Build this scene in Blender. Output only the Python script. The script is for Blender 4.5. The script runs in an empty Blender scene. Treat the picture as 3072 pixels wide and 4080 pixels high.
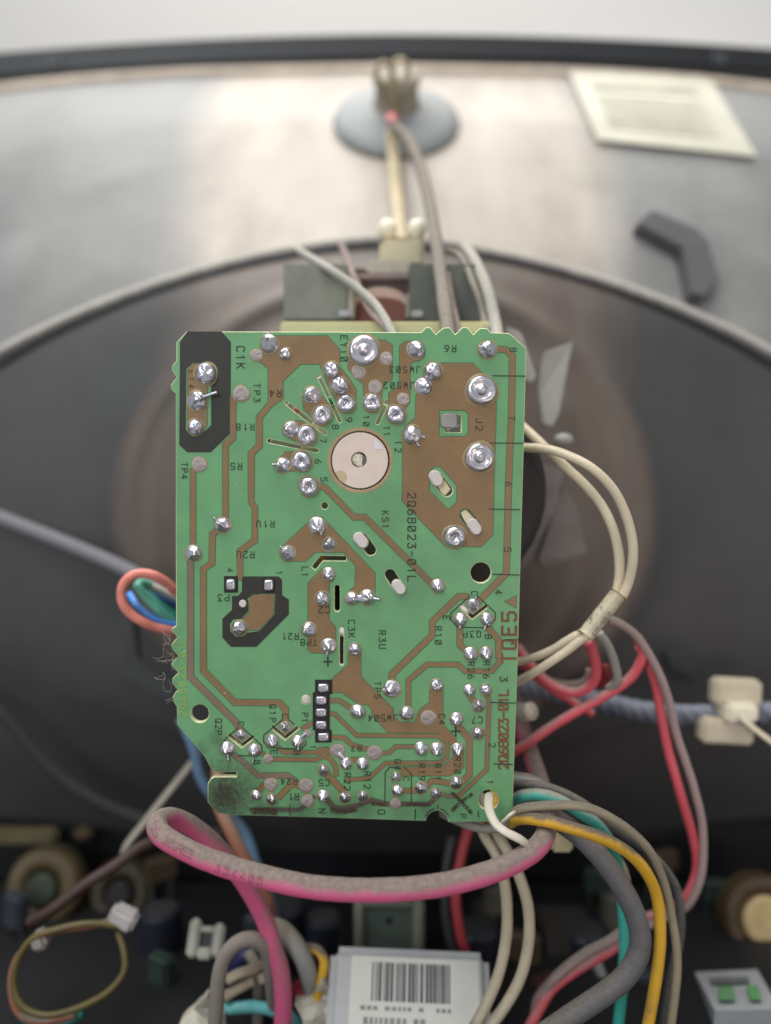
import bpy, bmesh, math, random
from mathutils import Vector, Matrix, noise
from mathutils.bvhtree import BVHTree
random.seed(7)
R = math.radians
sc = bpy.context.scene
COL = sc.collection
# ------------------------------------------------------------------ camera, world, lamps, exposure
FPX = 2948.0                      # focal length in pixels of the 3072 x 4080 photograph
cam_d = bpy.data.cameras.new('camera'); cam = bpy.data.objects.new('camera', cam_d); COL.objects.link(cam)
cam_d.sensor_fit = 'VERTICAL'; cam_d.sensor_height = 34.6; cam_d.lens = 25.0
cam_d.clip_start = 0.01; cam_d.clip_end = 50
cam.location = (0, 0, 0); cam.rotation_euler = (R(90), 0, 0)
cam_d.dof.use_dof = True; cam_d.dof.focus_distance = 0.178; cam_d.dof.aperture_fstop = 3.9
sc.camera = cam
W = bpy.data.worlds.new('World'); sc.world = W; W.use_nodes = True
W.node_tree.nodes['Background'].inputs[0].default_value = (0.90, 0.95, 1.0, 1)
W.node_tree.nodes['Background'].inputs[1].default_value = 0.44
def area(name, loc, target, sx, sy, power, col):
    l = bpy.data.lights.new(name, 'AREA'); l.shape = 'RECTANGLE'; l.size = sx; l.size_y = sy; l.energy = power; l.color = col
    o = bpy.data.objects.new(name, l); COL.objects.link(o); o.location = loc
    o.rotation_euler = (Vector(target) - Vector(loc)).to_track_quat('-Z', 'Y').to_euler()
    return o
area('window_light', (-0.15, 0.30, 1.0), (0, 0.28, 0.05), 1.5, 0.9, 19, (1.0, 0.985, 0.95))
area('cool_front_fill', (-0.5, -0.75, 0.5), (0, 0.2, -0.02), 0.36, 0.5, 4.4, (0.86, 0.94, 1.0))  # added cool fill behind the camera, for the board face and solder reflections
area('low_pink_fill', (0.45, -0.7, -0.25), (0, 0.2, -0.02), 0.3, 0.3, 1.3, (1.0, 0.72, 0.62))  # added low pink fill, gives the solder its warm reflections
area('wall_fill', (0, 0.7, 1.6), (0, 1.5, 0.9), 1.6, 0.5, 9, (1.0, 0.98, 0.95))  # added fill that brightens the wall behind the set
sc.view_settings.view_transform = 'Standard'; sc.view_settings.look = 'None'
sc.view_settings.exposure = 0.0; sc.view_settings.gamma = 1.0; sc.view_settings.use_curve_mapping = False
sc.unit_settings.system = 'METRIC'

# ------------------------------------------------------------------ helpers
def lin(r, g, b):
    f = lambda c: ((c/255+0.055)/1.055)**2.4 if c/255 > 0.04045 else c/255/12.92
    return (f(r), f(g), f(b), 1)
def P(x, y, Y): return Vector(((x-1536)/FPX*Y, Y, (2040-y)/FPX*Y))   # a point of the place seen at photo position (x, y), Y metres away
CR = {'A': (650, 1280, .4502), 'B': (1350, 1280, .4802), 'C': (650, 1950, .4502), 'D': (1350, 1950, .4802), 'E': (650, 2600, .4502),
      'G': (1350, 2600, .5402), 'H': (1250, 2700, .5102), 'S': (1150, 1350, .36014), 'F': (0, 0, 1.8439), 'p': (0, 0, 1),
      'T': (1900, 3050, .5402), 'U': (1050, 850, .6603), 'V': (2050, 1250, .4522), 'L': (400, 2150, .2401), 'M': (1980, 2450, .6555),
      'N': (550, 3150, .5402), 'O': (0, 3200, .4802), 'Q': (700, 3550, .4802), 'X': (1150, 3450, .5402), 'Y': (1250, 200, .42017), 'Z': (2600, 3100, .4432), 'J': (2200, 2300, .3001)}
def s(c, u, v): a = CR[c]; return (a[0]+a[2]*u, a[1]+a[2]*v)
def sl(c, pts): return [s(c, *p) for p in pts]
def link(name, me, parent=None, mats=()):
    o = bpy.data.objects.new(name, me); COL.objects.link(o)
    for m in mats: me.materials.append(m)
    if parent: o.parent = parent
    return o
def tag(o, label, cat=None, group=None, kind=None):
    if label: o['label'] = label
    if cat: o['category'] = cat
    if group: o['group'] = group
    if kind: o['kind'] = kind
    return o
def thing(name, loc, label, cat, group=None):
    o = bpy.data.objects.new(name, None); COL.objects.link(o); o.location = loc; o.empty_display_size = .01
    return tag(o, label, cat, group)
def mesh(verts, faces, name='mesh', smooth=False, origin=None):
    me = bpy.data.meshes.new(name)
    if origin is not None: verts = [Vector(v)-origin for v in verts]
    me.from_pydata([tuple(v) for v in verts], [], faces); me.validate()
    bm = bmesh.new(); bm.from_mesh(me); bmesh.ops.recalc_face_normals(bm, faces=bm.faces); bm.to_mesh(me); bm.free()
    if smooth: me.polygons.foreach_set('use_smooth', [True]*len(me.polygons))
    return me

# ------------------------------------------------------------------ materials
def newmat(name):
    m = bpy.data.materials.new(name); m.use_nodes = True
    nt = m.node_tree; return m, nt, nt.nodes['Principled BSDF'], nt.nodes, nt.links
def nnoise(nt, scale, detail=3, vec=None, rough=.55):
    n = nt.nodes.new('ShaderNodeTexNoise'); n.inputs['Scale'].default_value = scale; n.inputs['Detail'].default_value = detail; n.inputs['Roughness'].default_value = rough
    if vec is None:
        t = nt.nodes.new('ShaderNodeTexCoord'); vec = t.outputs['Object']
    nt.links.new(vec, n.inputs['Vector']); return n.outputs['Fac']
def nramp(nt, fac, p0, p1, c0=(0, 0, 0, 1), c1=(1, 1, 1, 1)):
    r = nt.nodes.new('ShaderNodeValToRGB'); r.color_ramp.elements[0].position = p0; r.color_ramp.elements[1].position = p1
    r.color_ramp.elements[0].color = c0; r.color_ramp.elements[1].color = c1
    nt.links.new(fac, r.inputs[0]); return r.outputs[0]
def nmix(nt, fac, a, b):
    m = nt.nodes.new('ShaderNodeMix'); m.data_type = 'RGBA'
    for inp, v in ((m.inputs[0], fac), (m.inputs[6], a), (m.inputs[7], b)):
        if isinstance(v, (int, float, tuple)): inp.default_value = v
        else: nt.links.new(v, inp)
    return m.outputs[2]
def nmath(nt, op, a, b=None, c=None):
    m = nt.nodes.new('ShaderNodeMath'); m.operation = op
    for i, v in enumerate((a, b, c)):
        if v is None: continue
        if isinstance(v, (int, float)): m.inputs[i].default_value = v
        else: nt.links.new(v, m.inputs[i])
    return m.outputs[0]
def nbump(nt, h, strength, dist, b):
    n = nt.nodes.new('ShaderNodeBump'); n.inputs['Strength'].default_value = strength; n.inputs['Distance'].default_value = dist
    nt.links.new(h, n.inputs['Height']); nt.links.new(n.outputs[0], b.inputs['Normal'])
def simple(name, c, rough=.5, metal=0.0, var=.18, scale=90, bump=0.0, bscale=900, spec=.5, coat=0, trans=0, sss=0):
    m, nt, b, N, L = newmat(name)
    c = lin(*c); dk = tuple(x*(1-var) for x in c[:3])+(1,); lt = tuple(min(1, x*(1+var)) for x in c[:3])+(1,)
    L.new(nramp(nt, nnoise(nt, scale, 4), .3, .7, dk, lt), b.inputs['Base Color'])
    b.inputs['Roughness'].default_value = rough; b.inputs['Metallic'].default_value = metal
    b.inputs['Specular IOR Level'].default_value = spec
    b.inputs['Coat Weight'].default_value = coat; b.inputs['Transmission Weight'].default_value = trans
    if sss: b.inputs['Subsurface Weight'].default_value = sss; b.inputs['Subsurface Radius'].default_value = (.002, .0015, .001); b.inputs['Subsurface Scale'].default_value = 1
    if bump: nbump(nt, nnoise(nt, bscale, 4), bump, .0003, b)
    return m
DUST = lin(150, 141, 128)
def dusty(name, c, amount=.55, rough=.45, dust=DUST, scale=160, fuzzy=.5):
    """plastic wire insulation with grey house dust lying on whatever faces up"""
    m, nt, b, N, L = newmat(name)
    g = N.new('ShaderNodeNewGeometry'); sx = N.new('ShaderNodeSeparateXYZ'); L.new(g.outputs['Normal'], sx.inputs[0])
    n1 = nnoise(nt, scale, 5); n2 = nnoise(nt, scale*9, 3)
    v = nmath(nt, 'ADD', sx.outputs['Z'], nmath(nt, 'MULTIPLY', nmath(nt, 'SUBTRACT', n1, .5), 2.6*fuzzy))
    v = nmath(nt, 'ADD', v, nmath(nt, 'MULTIPLY', nmath(nt, 'SUBTRACT', n2, .5), .5))
    e = 1 - 1.6*amount
    f = nramp(nt, nmath(nt, 'MULTIPLY_ADD', v, .5, .5), max(0, min(.96, .5+.5*e-.16)), max(.04, min(1, .5+.5*e+.20)))
    f = nmath(nt, 'MAXIMUM', f, nmath(nt, 'MULTIPLY_ADD', nnoise(nt, scale*.5, 3), .34, -.02))
    col = nmix(nt, f, lin(*c), nmix(nt, nramp(nt, n2, .35, .7), tuple(x*.7 for x in dust[:3])+(1,), dust))
    L.new(col, b.inputs['Base Color'])
    rr = nmath(nt, 'MULTIPLY_ADD', f, .5, rough); L.new(rr, b.inputs['Roughness'])
    b.inputs['Specular IOR Level'].default_value = .4
    nbump(nt, n2, .35, .0002, b)
    return m

# board solder mask, with the flux and soot stains of the photograph
def board_mats():
    def stains(nt, spots):
        t = nt.nodes.new('ShaderNodeTexCoord'); acc = None
        n = nnoise(nt, 900, 4, t.outputs['Object'])
        for (x, y, r, k) in spots:
            d = nt.nodes.new('ShaderNodeVectorMath'); d.operation = 'DISTANCE'
            nt.links.new(t.outputs['Object'], d.inputs[0]); p = BL(x, y); d.inputs[1].default_value = (p.x, p.y, 0)
            q = nmath(nt, 'DIVIDE', d.outputs['Value'], r*UP)
            q = nmath(nt, 'ADD', q, nmath(nt, 'MULTIPLY', nmath(nt, 'SUBTRACT', n, .5), 1.0))
            f = nmath(nt, 'MULTIPLY', nramp(nt, q, .12, 1.1, (1, 1, 1, 1), (0, 0, 0, 1)), k)
            acc = f if acc is None else nmath(nt, 'MAXIMUM', acc, f)
        return acc
    out = {}
    for nm, c, rough in (('solder_mask_green', (102, 162, 110), .34), ('solder_mask_over_copper', (134, 104, 66), .34), ('dusty_trace', (126, 104, 84), .7), ('grimy_trace', (88, 72, 62), .8)):
        m, nt, b, N, L = newmat(nm)
        c0 = lin(*c); v = .10
        base = nramp(nt, nnoise(nt, 130, 3), .3, .7, tuple(x*(1-v) for x in c0[:3])+(1,), tuple(x*(1+v) for x in c0[:3])+(1,))
        t = N.new('ShaderNodeTexCoord'); sx = N.new('ShaderNodeSeparateXYZ'); L.new(t.outputs['Object'], sx.inputs[0])
        wv = nmath(nt, 'ADD', nmath(nt, 'SINE', nmath(nt, 'MULTIPLY', sx.outputs['X'], 7200)), nmath(nt, 'SINE', nmath(nt, 'MULTIPLY', sx.outputs['Y'], 8200)))
        fn = nnoise(nt, 4200, 2)
        base = nmix(nt, nmath(nt, 'MULTIPLY', nramp(nt, fn, .3, .7), .10), base, lin(205, 195, 170))
        st = stains(nt, [(895, 3170, 200, .92), (850, 3225, 100, .75), (1050, 3235, 95, .6), (900, 3000, 60, .45), (800, 2990, 55, .4), (865, 2945, 50, .45), (1340, 3225, 95, .45), (1600, 3215, 90, .3), (1790, 3190, 80, .3), (1200, 3238, 95, .5), (1450, 3222, 95, .45), (1700, 3225, 80, .4), (1000, 3175, 70, .4), (1560, 2010, 150, .16), (1640, 2330, 160, .18)])
        base = nmix(nt, st, base, lin(58, 50, 44))
        vo = N.new('ShaderNodeTexVoronoi'); vo.inputs['Scale'].default_value = 260; L.new(t.outputs['Object'], vo.inputs['Vector'])
        spk = nmath(nt, 'MULTIPLY', nramp(nt, vo.outputs['Distance'], .045, .075, (1, 1, 1, 1), (0, 0, 0, 1)), nramp(nt, nnoise(nt, 90, 3), .5, .6))
        base = nmix(nt, nmath(nt, 'MULTIPLY', spk, .55), base, lin(200, 196, 182))
        L.new(base, b.inputs['Base Color'])
        L.new(nmath(nt, 'MULTIPLY_ADD', nnoise(nt, 300, 3), .3, rough-.12), b.inputs['Roughness'])
        nbump(nt, nmath(nt, 'ADD', nmath(nt, 'MULTIPLY', wv, .2), fn), .10, .00008, b)
        out[nm] = m
    return out
# board placement: a sheet leaning a little, its foot farther from the lens
TAU = R(4.0); BO = P(1400, 2300, .1805)
BU = Vector((1, 0, 0)); BV = Vector((0, -math.sin(TAU), math.cos(TAU))); BN = BU.cross(BV)
UP = .18/FPX                       # metres per photo pixel at the board
def BL(x, y):
    d = Vector(((x-1536)/FPX, 1, (2040-y)/FPX)); t = BO.dot(BN)/d.dot(BN); q = d*t-BO
    return Vector((q.dot(BU), q.dot(BV), 0))
MB = board_mats()
GREEN, BROWN, DTRACE, GTRACE = MB['solder_mask_green'], MB['solder_mask_over_copper'], MB['dusty_trace'], MB['grimy_trace']
EDGE = simple('cut_board_edge', (226, 226, 178), .7, var=.2, scale=1500, bump=.4, sss=0)
DARKP = simple('dark_screen_print', (47, 45, 39), .5, var=.15, scale=400)
DARKS = simple('pin_mask_print', (34, 27, 26), .5)
INK = simple('black_marking_ink', (40, 46, 34), .6, var=.1)
INKB = simple('copper_lettering', (118, 74, 46), .5)
INKY = simple('pale_edge_lettering', (150, 176, 96), .6)
BARE = simple('bare_board', (176, 146, 112), .6, bump=.2)
PADM = simple('pad_flux_ring', (158, 140, 98), .4)
CREAM = simple('cream_plastic', (218, 206, 168), .45, var=.08)
WHITEP = simple('white_nylon', (214, 205, 198), .4, var=.06, bump=.15)
SOCK = simple('pink_white_socket_plastic', (228, 208, 194), .38, var=.05, scale=300, bump=.06)
BLACK = simple('black_plastic', (26, 26, 28), .5, var=.2, bump=.1)
CHAR = simple('charcoal_plastic', (44, 43, 43), .55)
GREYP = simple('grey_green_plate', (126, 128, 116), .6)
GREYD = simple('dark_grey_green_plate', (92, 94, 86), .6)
STEEL = simple('tinned_steel', (190, 188, 184), .3, 1.0, bump=.2)
def solder_mat():
    m, nt, b, N, L = newmat('tin_lead_solder')
    ti = N.new('ShaderNodeNewGeometry'); n = nnoise(nt, 520, 1, ti.outputs['Position'])
    L.new(nramp(nt, nnoise(nt, 1600, 3), .3, .75, lin(190, 186, 194), lin(236, 232, 238)), b.inputs['Base Color'])
    b.inputs['Metallic'].default_value = 1.0
    L.new(nmath(nt, 'MULTIPLY_ADD', nnoise(nt, 300, 2), .40, .12), b.inputs['Roughness'])
    nbump(nt, nmath(nt, 'ADD', n, nmath(nt, 'MULTIPLY', nnoise(nt, 1500, 1, ti.outputs['Position']), .10)), .42, .00055, b)
    return m
SOLD = solder_mat()
def solder_dull():
    m, nt, b, N, L = newmat('dull_flux_coated_solder')
    L.new(nramp(nt, nnoise(nt, 1200, 4), .3, .75, lin(176, 158, 152), lin(232, 224, 222)), b.inputs['Base Color'])
    b.inputs['Metallic'].default_value = .7; b.inputs['Roughness'].default_value = .38
    nbump(nt, nnoise(nt, 2000, 4), .7, .0003, b); return m
SOLDF = solder_dull()

# ------------------------------------------------------------------ the neck board
board = thing('neck_circuit_board', (0, 0, 0), 'green circuit board with brown tracks and silver solder joints, upright on the tube neck', 'circuit board')
board.matrix_world = Matrix(((BU.x, BV.x, BN.x, BO.x), (BU.y, BV.y, BN.y, BO.y), (BU.z, BV.z, BN.z, BO.z), (0, 0, 0, 1)))
def prism(loops, z0, z1, bevel=0.0):
    """flat piece from outline + holes (photo pixels on the board), between z0 and z1 in mm above the board face"""
    cu = bpy.data.curves.new('outline', 'CURVE'); cu.dimensions = '2D'; cu.fill_mode = 'BOTH'
    h = (z1-z0)/2; cu.extrude = h - bevel; cu.bevel_depth = bevel; cu.bevel_resolution = 0; cu.offset = -bevel
    for lp in loops:
        sp = cu.splines.new('POLY'); sp.points.add(len(lp)-1); sp.use_cyclic_u = True
        for i, (x, y) in enumerate(lp):
            q = BL(x, y)*1000; sp.points[i].co = (q.x, q.y, 0, 1)
    ob = bpy.data.objects.new('outline', cu); me = bpy.data.meshes.new_from_object(ob)
    bpy.data.objects.remove(ob); bpy.data.curves.remove(cu)
    me.transform(Matrix.Translation((0, 0, (z0+z1)/2/1000)) @ Matrix.Scale(.001, 4)); me.materials.clear()
    return me
def circ(cx, cy, r, n=36, ry=None): return [(cx+r*math.cos(2*math.pi*i/n), cy+(ry or r)*math.sin(2*math.pi*i/n)) for i in range(n)]
def slot(x0, y0, x1, y1, w, n=7, jag=0):
    a = math.atan2(y1-y0, x1-x0); o = []
    for k in range(n+1): t = a-math.pi/2+math.pi*k/n; o.append((x1+w/2*math.cos(t), y1+w/2*math.sin(t)))
    if jag:
        for k in range(1, 9): f = 1-k/9; d = w/2+random.uniform(-jag, jag); o.append((x0+(x1-x0)*f-d*math.sin(a), y0+(y1-y0)*f+d*math.cos(a)))
    for k in range(n+1): t = a+math.pi/2+math.pi*k/n; o.append((x0+w/2*math.cos(t), y0+w/2*math.sin(t)))
    if jag:
        for k in range(1, 9): f = k/9; d = w/2+random.uniform(-jag, jag); o.append((x0+(x1-x0)*f+d*math.sin(a), y0+(y1-y0)*f-d*math.cos(a)))
    return o
def strip(pts, w):
    """outline of a track of constant width along a polyline, mitred corners"""
    L_, R_ = [], []
    n = len(pts)
    for i in range(n):
        p = Vector(pts[i]); d0 = (p-Vector(pts[i-1])).normalized() if i else None; d1 = (Vector(pts[i+1])-p).normalized() if i < n-1 else None
        d = (d0 or d1) if (d0 is None or d1 is None) else (d0+d1).normalized()
        nn = Vector((-d.y, d.x)); k = 1 if (d0 is None or d1 is None) else 1/max(.45, nn.dot(Vector((-d0.y, d0.x))))
        L_.append(tuple(p+nn*w/2*k)); R_.append(tuple(p-nn*w/2*k))
    return L_+R_[::-1]
outline = sl('A', [(118, 350), (118, 185), (210, 90)])+[(1350, 1322)]+sl('B', [(680, 92), (700, 75), (718, 52), (752, 50), (775, 72), (805, 106), (838, 78), (865, 55), (915, 50), (935, 70), (965, 108), (995, 80), (1020, 52), (1062, 50), (1085, 75), (1118, 108), (1145, 80), (1170, 58), (1230, 58), (1262, 94), (1410, 98), (1440, 118), (1490, 168), (1556, 222)])
outline += sl('D', [(1525, 0), (1505, 700), (1485, 1400)])+[(2043, 3200), (2041, 3272), (1786, 3276)]
outline += [(1742+44*math.cos(t), 3272-41*math.sin(t)) for t in [math.pi*k/12 for k in range(13)]]
outline += [(1250, 3257), (920, 3248)]+sl('E', [(480, 1420), (395, 1330), (395, 1160), (420, 1120), (455, 1100), (650, 1100), (650, 1058), (440, 1058), (400, 985), (365, 920), (290, 830), (125, 640), (120, 480), (92, 435), (85, 392), (105, 355), (132, 332), (100, 300), (80, 270), (82, 232), (110, 200), (137, 180), (105, 150), (75, 112), (78, 92), (105, 62), (135, 30)])
outline += sl('C', [(100, 1500), (73, 1535)])[::-1][1:]+sl('C', [(130, 1475), (95, 1430), (73, 1392), (80, 1360), (105, 1332), (130, 1310), (100, 1280), (73, 1250), (85, 1225), (115, 1207), (112, 400)])
outline += sl('A', [(112, 640), (85, 620), (68, 590), (70, 560), (100, 520), (121, 495), (95, 460), (78, 430), (82, 390)])
VS = [('D', [(1003, 957), (1110, 1060), (1235, 962)], 30), ('E', [(577, 727), (697, 826), (802, 742)], 30), ('E', [(962, 657), (1080, 758), (1195, 662)], 30)]
holes = [circ(1434.5, 1834, 119, 48), circ(1916, 2282, 41), circ(796, 2843, 36), circ(1946, 3188, 40), circ(1293, 2015, 14, 16), circ(967, 2405, 19, 20), circ(1218, 2787, 18, 20)]
def ss(c, x0, y0, x1, y1, w, jag=0): a = s(c, x0, y0); b = s(c, x1, y1); return slot(*a, *b, w*CR[c][2], jag=jag)
slots = [ss('A', 1378, 490, 1565, 880, 32, 1), ss('A', 1095, 725, 1435, 990, 36, 1), ss('A', 935, 1058, 1360, 1145, 34, 1), ss('B', 395, 668, 322, 840, 34),
         ss('C', 1540, 870, 1540, 1058, 48, 1), slot(1361, 2508, 1361, 2643, 16, jag=.8), ss('B', 805, 1295, 895, 1405, 100), ss('D', 190, 405, 265, 505, 88), ss('D', 425, 705, 500, 820, 88), ss('D', 1052, 210, 1120, 300, 100)]
lslot = strip(sl('C', [(1620, 612), (1402, 610), (1330, 700)]), 19)
sqh = sl('B', [(878, 775), (1015, 775), (1015, 920), (878, 920)])
vsl = [strip(sl(c, p), w*CR[c][2]) for c, p, w in VS]
holes += slots+[lslot, sqh]+vsl
me = prism([outline]+holes, -1.6, 0.0, bevel=.13)
me.materials.append(GREEN); me.materials.append(EDGE)
for p in me.polygons:
    if abs(p.normal.z) < .95: p.material_index = 1
link('board_panel', me, board)
ZT = [0.0]
MEDGE = simple('thin_mask_edge', (66, 118, 84), .4)
def grow(l, d):
    """push an outline outwards by d pixels"""
    n = len(l); A = sum(l[i][0]*l[(i+1) % n][1]-l[(i+1) % n][0]*l[i][1] for i in range(n)); sg = 1 if A > 0 else -1; o = []
    for i in range(n):
        p = Vector(l[i]); a = (p-Vector(l[i-1])); b_ = (Vector(l[(i+1) % n])-p)
        if a.length < 1e-6 or b_.length < 1e-6: o.append(tuple(p)); continue
        a.normalize(); b_.normalize(); na = Vector((a.y, -a.x)); nb_ = Vector((b_.y, -b_.x)); m_ = na+nb_
        if m_.length < .3: o.append(tuple(p)); continue
        m_.normalize(); o.append(tuple(p+m_*d*sg/max(.5, m_.dot(na))))
    return o
def lay(name, loops, mat, z, th=.05, label=None):
    ZT[0] = (ZT[0]+.0017) % .034
    me = prism(loops, z-.03, z+th+ZT[0]); mats = [mat]
    if mat in (BROWN, DTRACE, GTRACE):           # thinner, darker solder mask where it runs over the copper's edge
        e = prism([grow(l, 3.2 if i == 0 else -3.2) for i, l in enumerate(loops)], z-.03, z+.006+ZT[0]*.8)
        bm = bmesh.new(); bm.from_mesh(me); n0 = len(bm.faces); bm.from_mesh(e); bm.faces.ensure_lookup_table()
        for i_ in range(n0, len(bm.faces)): bm.faces[i_].material_index = 1
        bm.to_mesh(me); bm.free(); mats.append(MEDGE)
    o = link(name, me, board, mats)
    if label: o['label'] = label
    return o
T1 = 0.005
# copper areas
copper = [
 sl('A', [(840, 345), (930, 420), (930, 740), (985, 740), (1062, 685), (1062, 530), (1215, 380), (1386, 378), (1450, 540), (1530, 700), (1622, 790), (1707, 740), (1707, 603), (1640, 500), (1562, 400), (1562, 250), (1455, 130), (930, 130), (850, 250)]),
 sl('A', [(1235, 700), (1385, 640), (1500, 780), (1480, 880), (1400, 910), (1320, 850), (1245, 780)]),
 sl('A', [(1130, 900), (1180, 880), (1235, 885), (1300, 940), (1250, 1080), (1170, 1060), (1100, 1020)]),
 sl('A', [(1080, 1155), (1230, 1155), (1230, 1325), (1120, 1325), (1045, 1200)]),
 sl('S', [(680, 15), (1070, 15), (1145, 70), (1145, 445), (1075, 480), (1035, 520), (1030, 640), (1000, 740), (840, 740), (825, 500), (700, 380), (660, 330), (665, 100)]),
 sl('S', [(1230, 80), (1290, 30), (1420, 30), (1500, 100), (1500, 200), (1440, 245), (1400, 245), (1345, 280), (1340, 700), (1270, 800), (1190, 880), (1110, 800), (1110, 600), (1160, 560), (1225, 520), (1228, 300)]),
 sl('C', [(1340, 245), (1405, 245)])+sl('D', [(300, 695), (300, 870), (250, 920), (90, 900), (95, 835), (135, 805), (140, 635), (40, 520)])+sl('C', [(1595, 555), (1350, 555), (1255, 635), (1080, 635), (1060, 500)]),
 sl('C', [(1410, 700), (1510, 790), (1468, 830), (1468, 1150), (1525, 1220), (1525, 1400), (1490, 1445), (1310, 1445), (1283, 1415), (1283, 830)]),
 sl('H', [(270, -185), (365, -185), (371, -5), (620, 243), (620, 302), (672, 349), (789, 349), (821, 259), (905, 190), (905, 100), (1008, 100), (1008, 365), (1110, 470), (1110, 545), (1085, 540), (1060, 510), (985, 432), (580, 428), (455, 290), (455, 250), (420, 210), (350, 205), (220, 115), (140, 115), (140, 20), (175, -20), (270, -100)]),
 sl('H', [(1090, 600), (1170, 590), (1170, 700), (1060, 765), (690, 765), (660, 700), (1010, 692), (1090, 620)]),
]
for c in copper: lay('copper_area', [c], BROWN, T1)
j2 = sl('B', [(850, 348), (1110, 348), (1200, 440), (1308, 520), (1300, 900), (1290, 1180)])+sl('D', [(1285, 0), (1278, 375), (1180, 475), (885, 470), (525, 95), (530, 0)])+sl('B', [(530, 1000), (545, 880), (635, 800), (640, 620), (705, 450)])
lay('copper_area', [j2, sl('B', [(833, 737), (1045, 737), (1075, 770), (1075, 925), (1045, 957), (833, 957)]), sl('B', [(750, 1240), (800, 1200), (850, 1212), (980, 1360), (980, 1496), (910, 1566), (750, 1405)]), ss('D', 1052, 210, 1120, 300, 112)], BROWN, T1, label='large copper area round the J2 hole')
# dark printed zones
lay('dark_print', [sl('A', [(215, 90), (520, 92), (600, 185), (597, 990), (420, 1160), (215, 1160), (143, 1095), (150, 185)]), sl('A', [(205, 420), (265, 368), (435, 368), (475, 415), (470, 500), (425, 560), (425, 920), (335, 1005), (245, 1005), (200, 960)])], DARKP, T1)
lay('copper_area', [sl('A', [(218, 430), (260, 376), (430, 376), (467, 415), (462, 480), (390, 540), (388, 920), (345, 985), (240, 985), (218, 960)])], BROWN, T1)
lay('dark_print', [sl('C', [(715, 770), (1020, 770), (1053, 800), (1053, 935), (1113, 975), (1113, 1105), (825, 1393), (600, 1393), (525, 1310), (525, 1145), (610, 1065), (610, 945), (665, 940), (698, 900), (698, 790)]), sl('C', [(882, 920), (992, 920), (988, 1105), (855, 1253), (740, 1270), (700, 1302), (640, 1300), (592, 1250), (590, 1190), (620, 1150), (690, 1145), (755, 1075), (755, 1000), (745, 965), (790, 930)])], DARKP, T1)
lay('copper_area', [sl('C', [(892, 925), (980, 925), (980, 1100), (850, 1243), (720, 1243), (690, 1160), (765, 1085), (765, 960), (795, 940)])], BROWN, T1)
for c, r in (('C', (540, 767, 663, 913)), ('C', (880, 790, 990, 920)), ('E', (1345, 240, 1498, 367)), ('E', (1345, 682, 1492, 795))):
    lay('pin_mask', [sl(c, [(r[0], r[1]), (r[2], r[1]), (r[2], r[3]), (r[0], r[3])])], DARKS, T1+.04)
lay('pin_mask', [sl('E', [(1325, 352), (1475, 352), (1475, 684), (1325, 684)])], DARKS, T1+.08)
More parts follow.
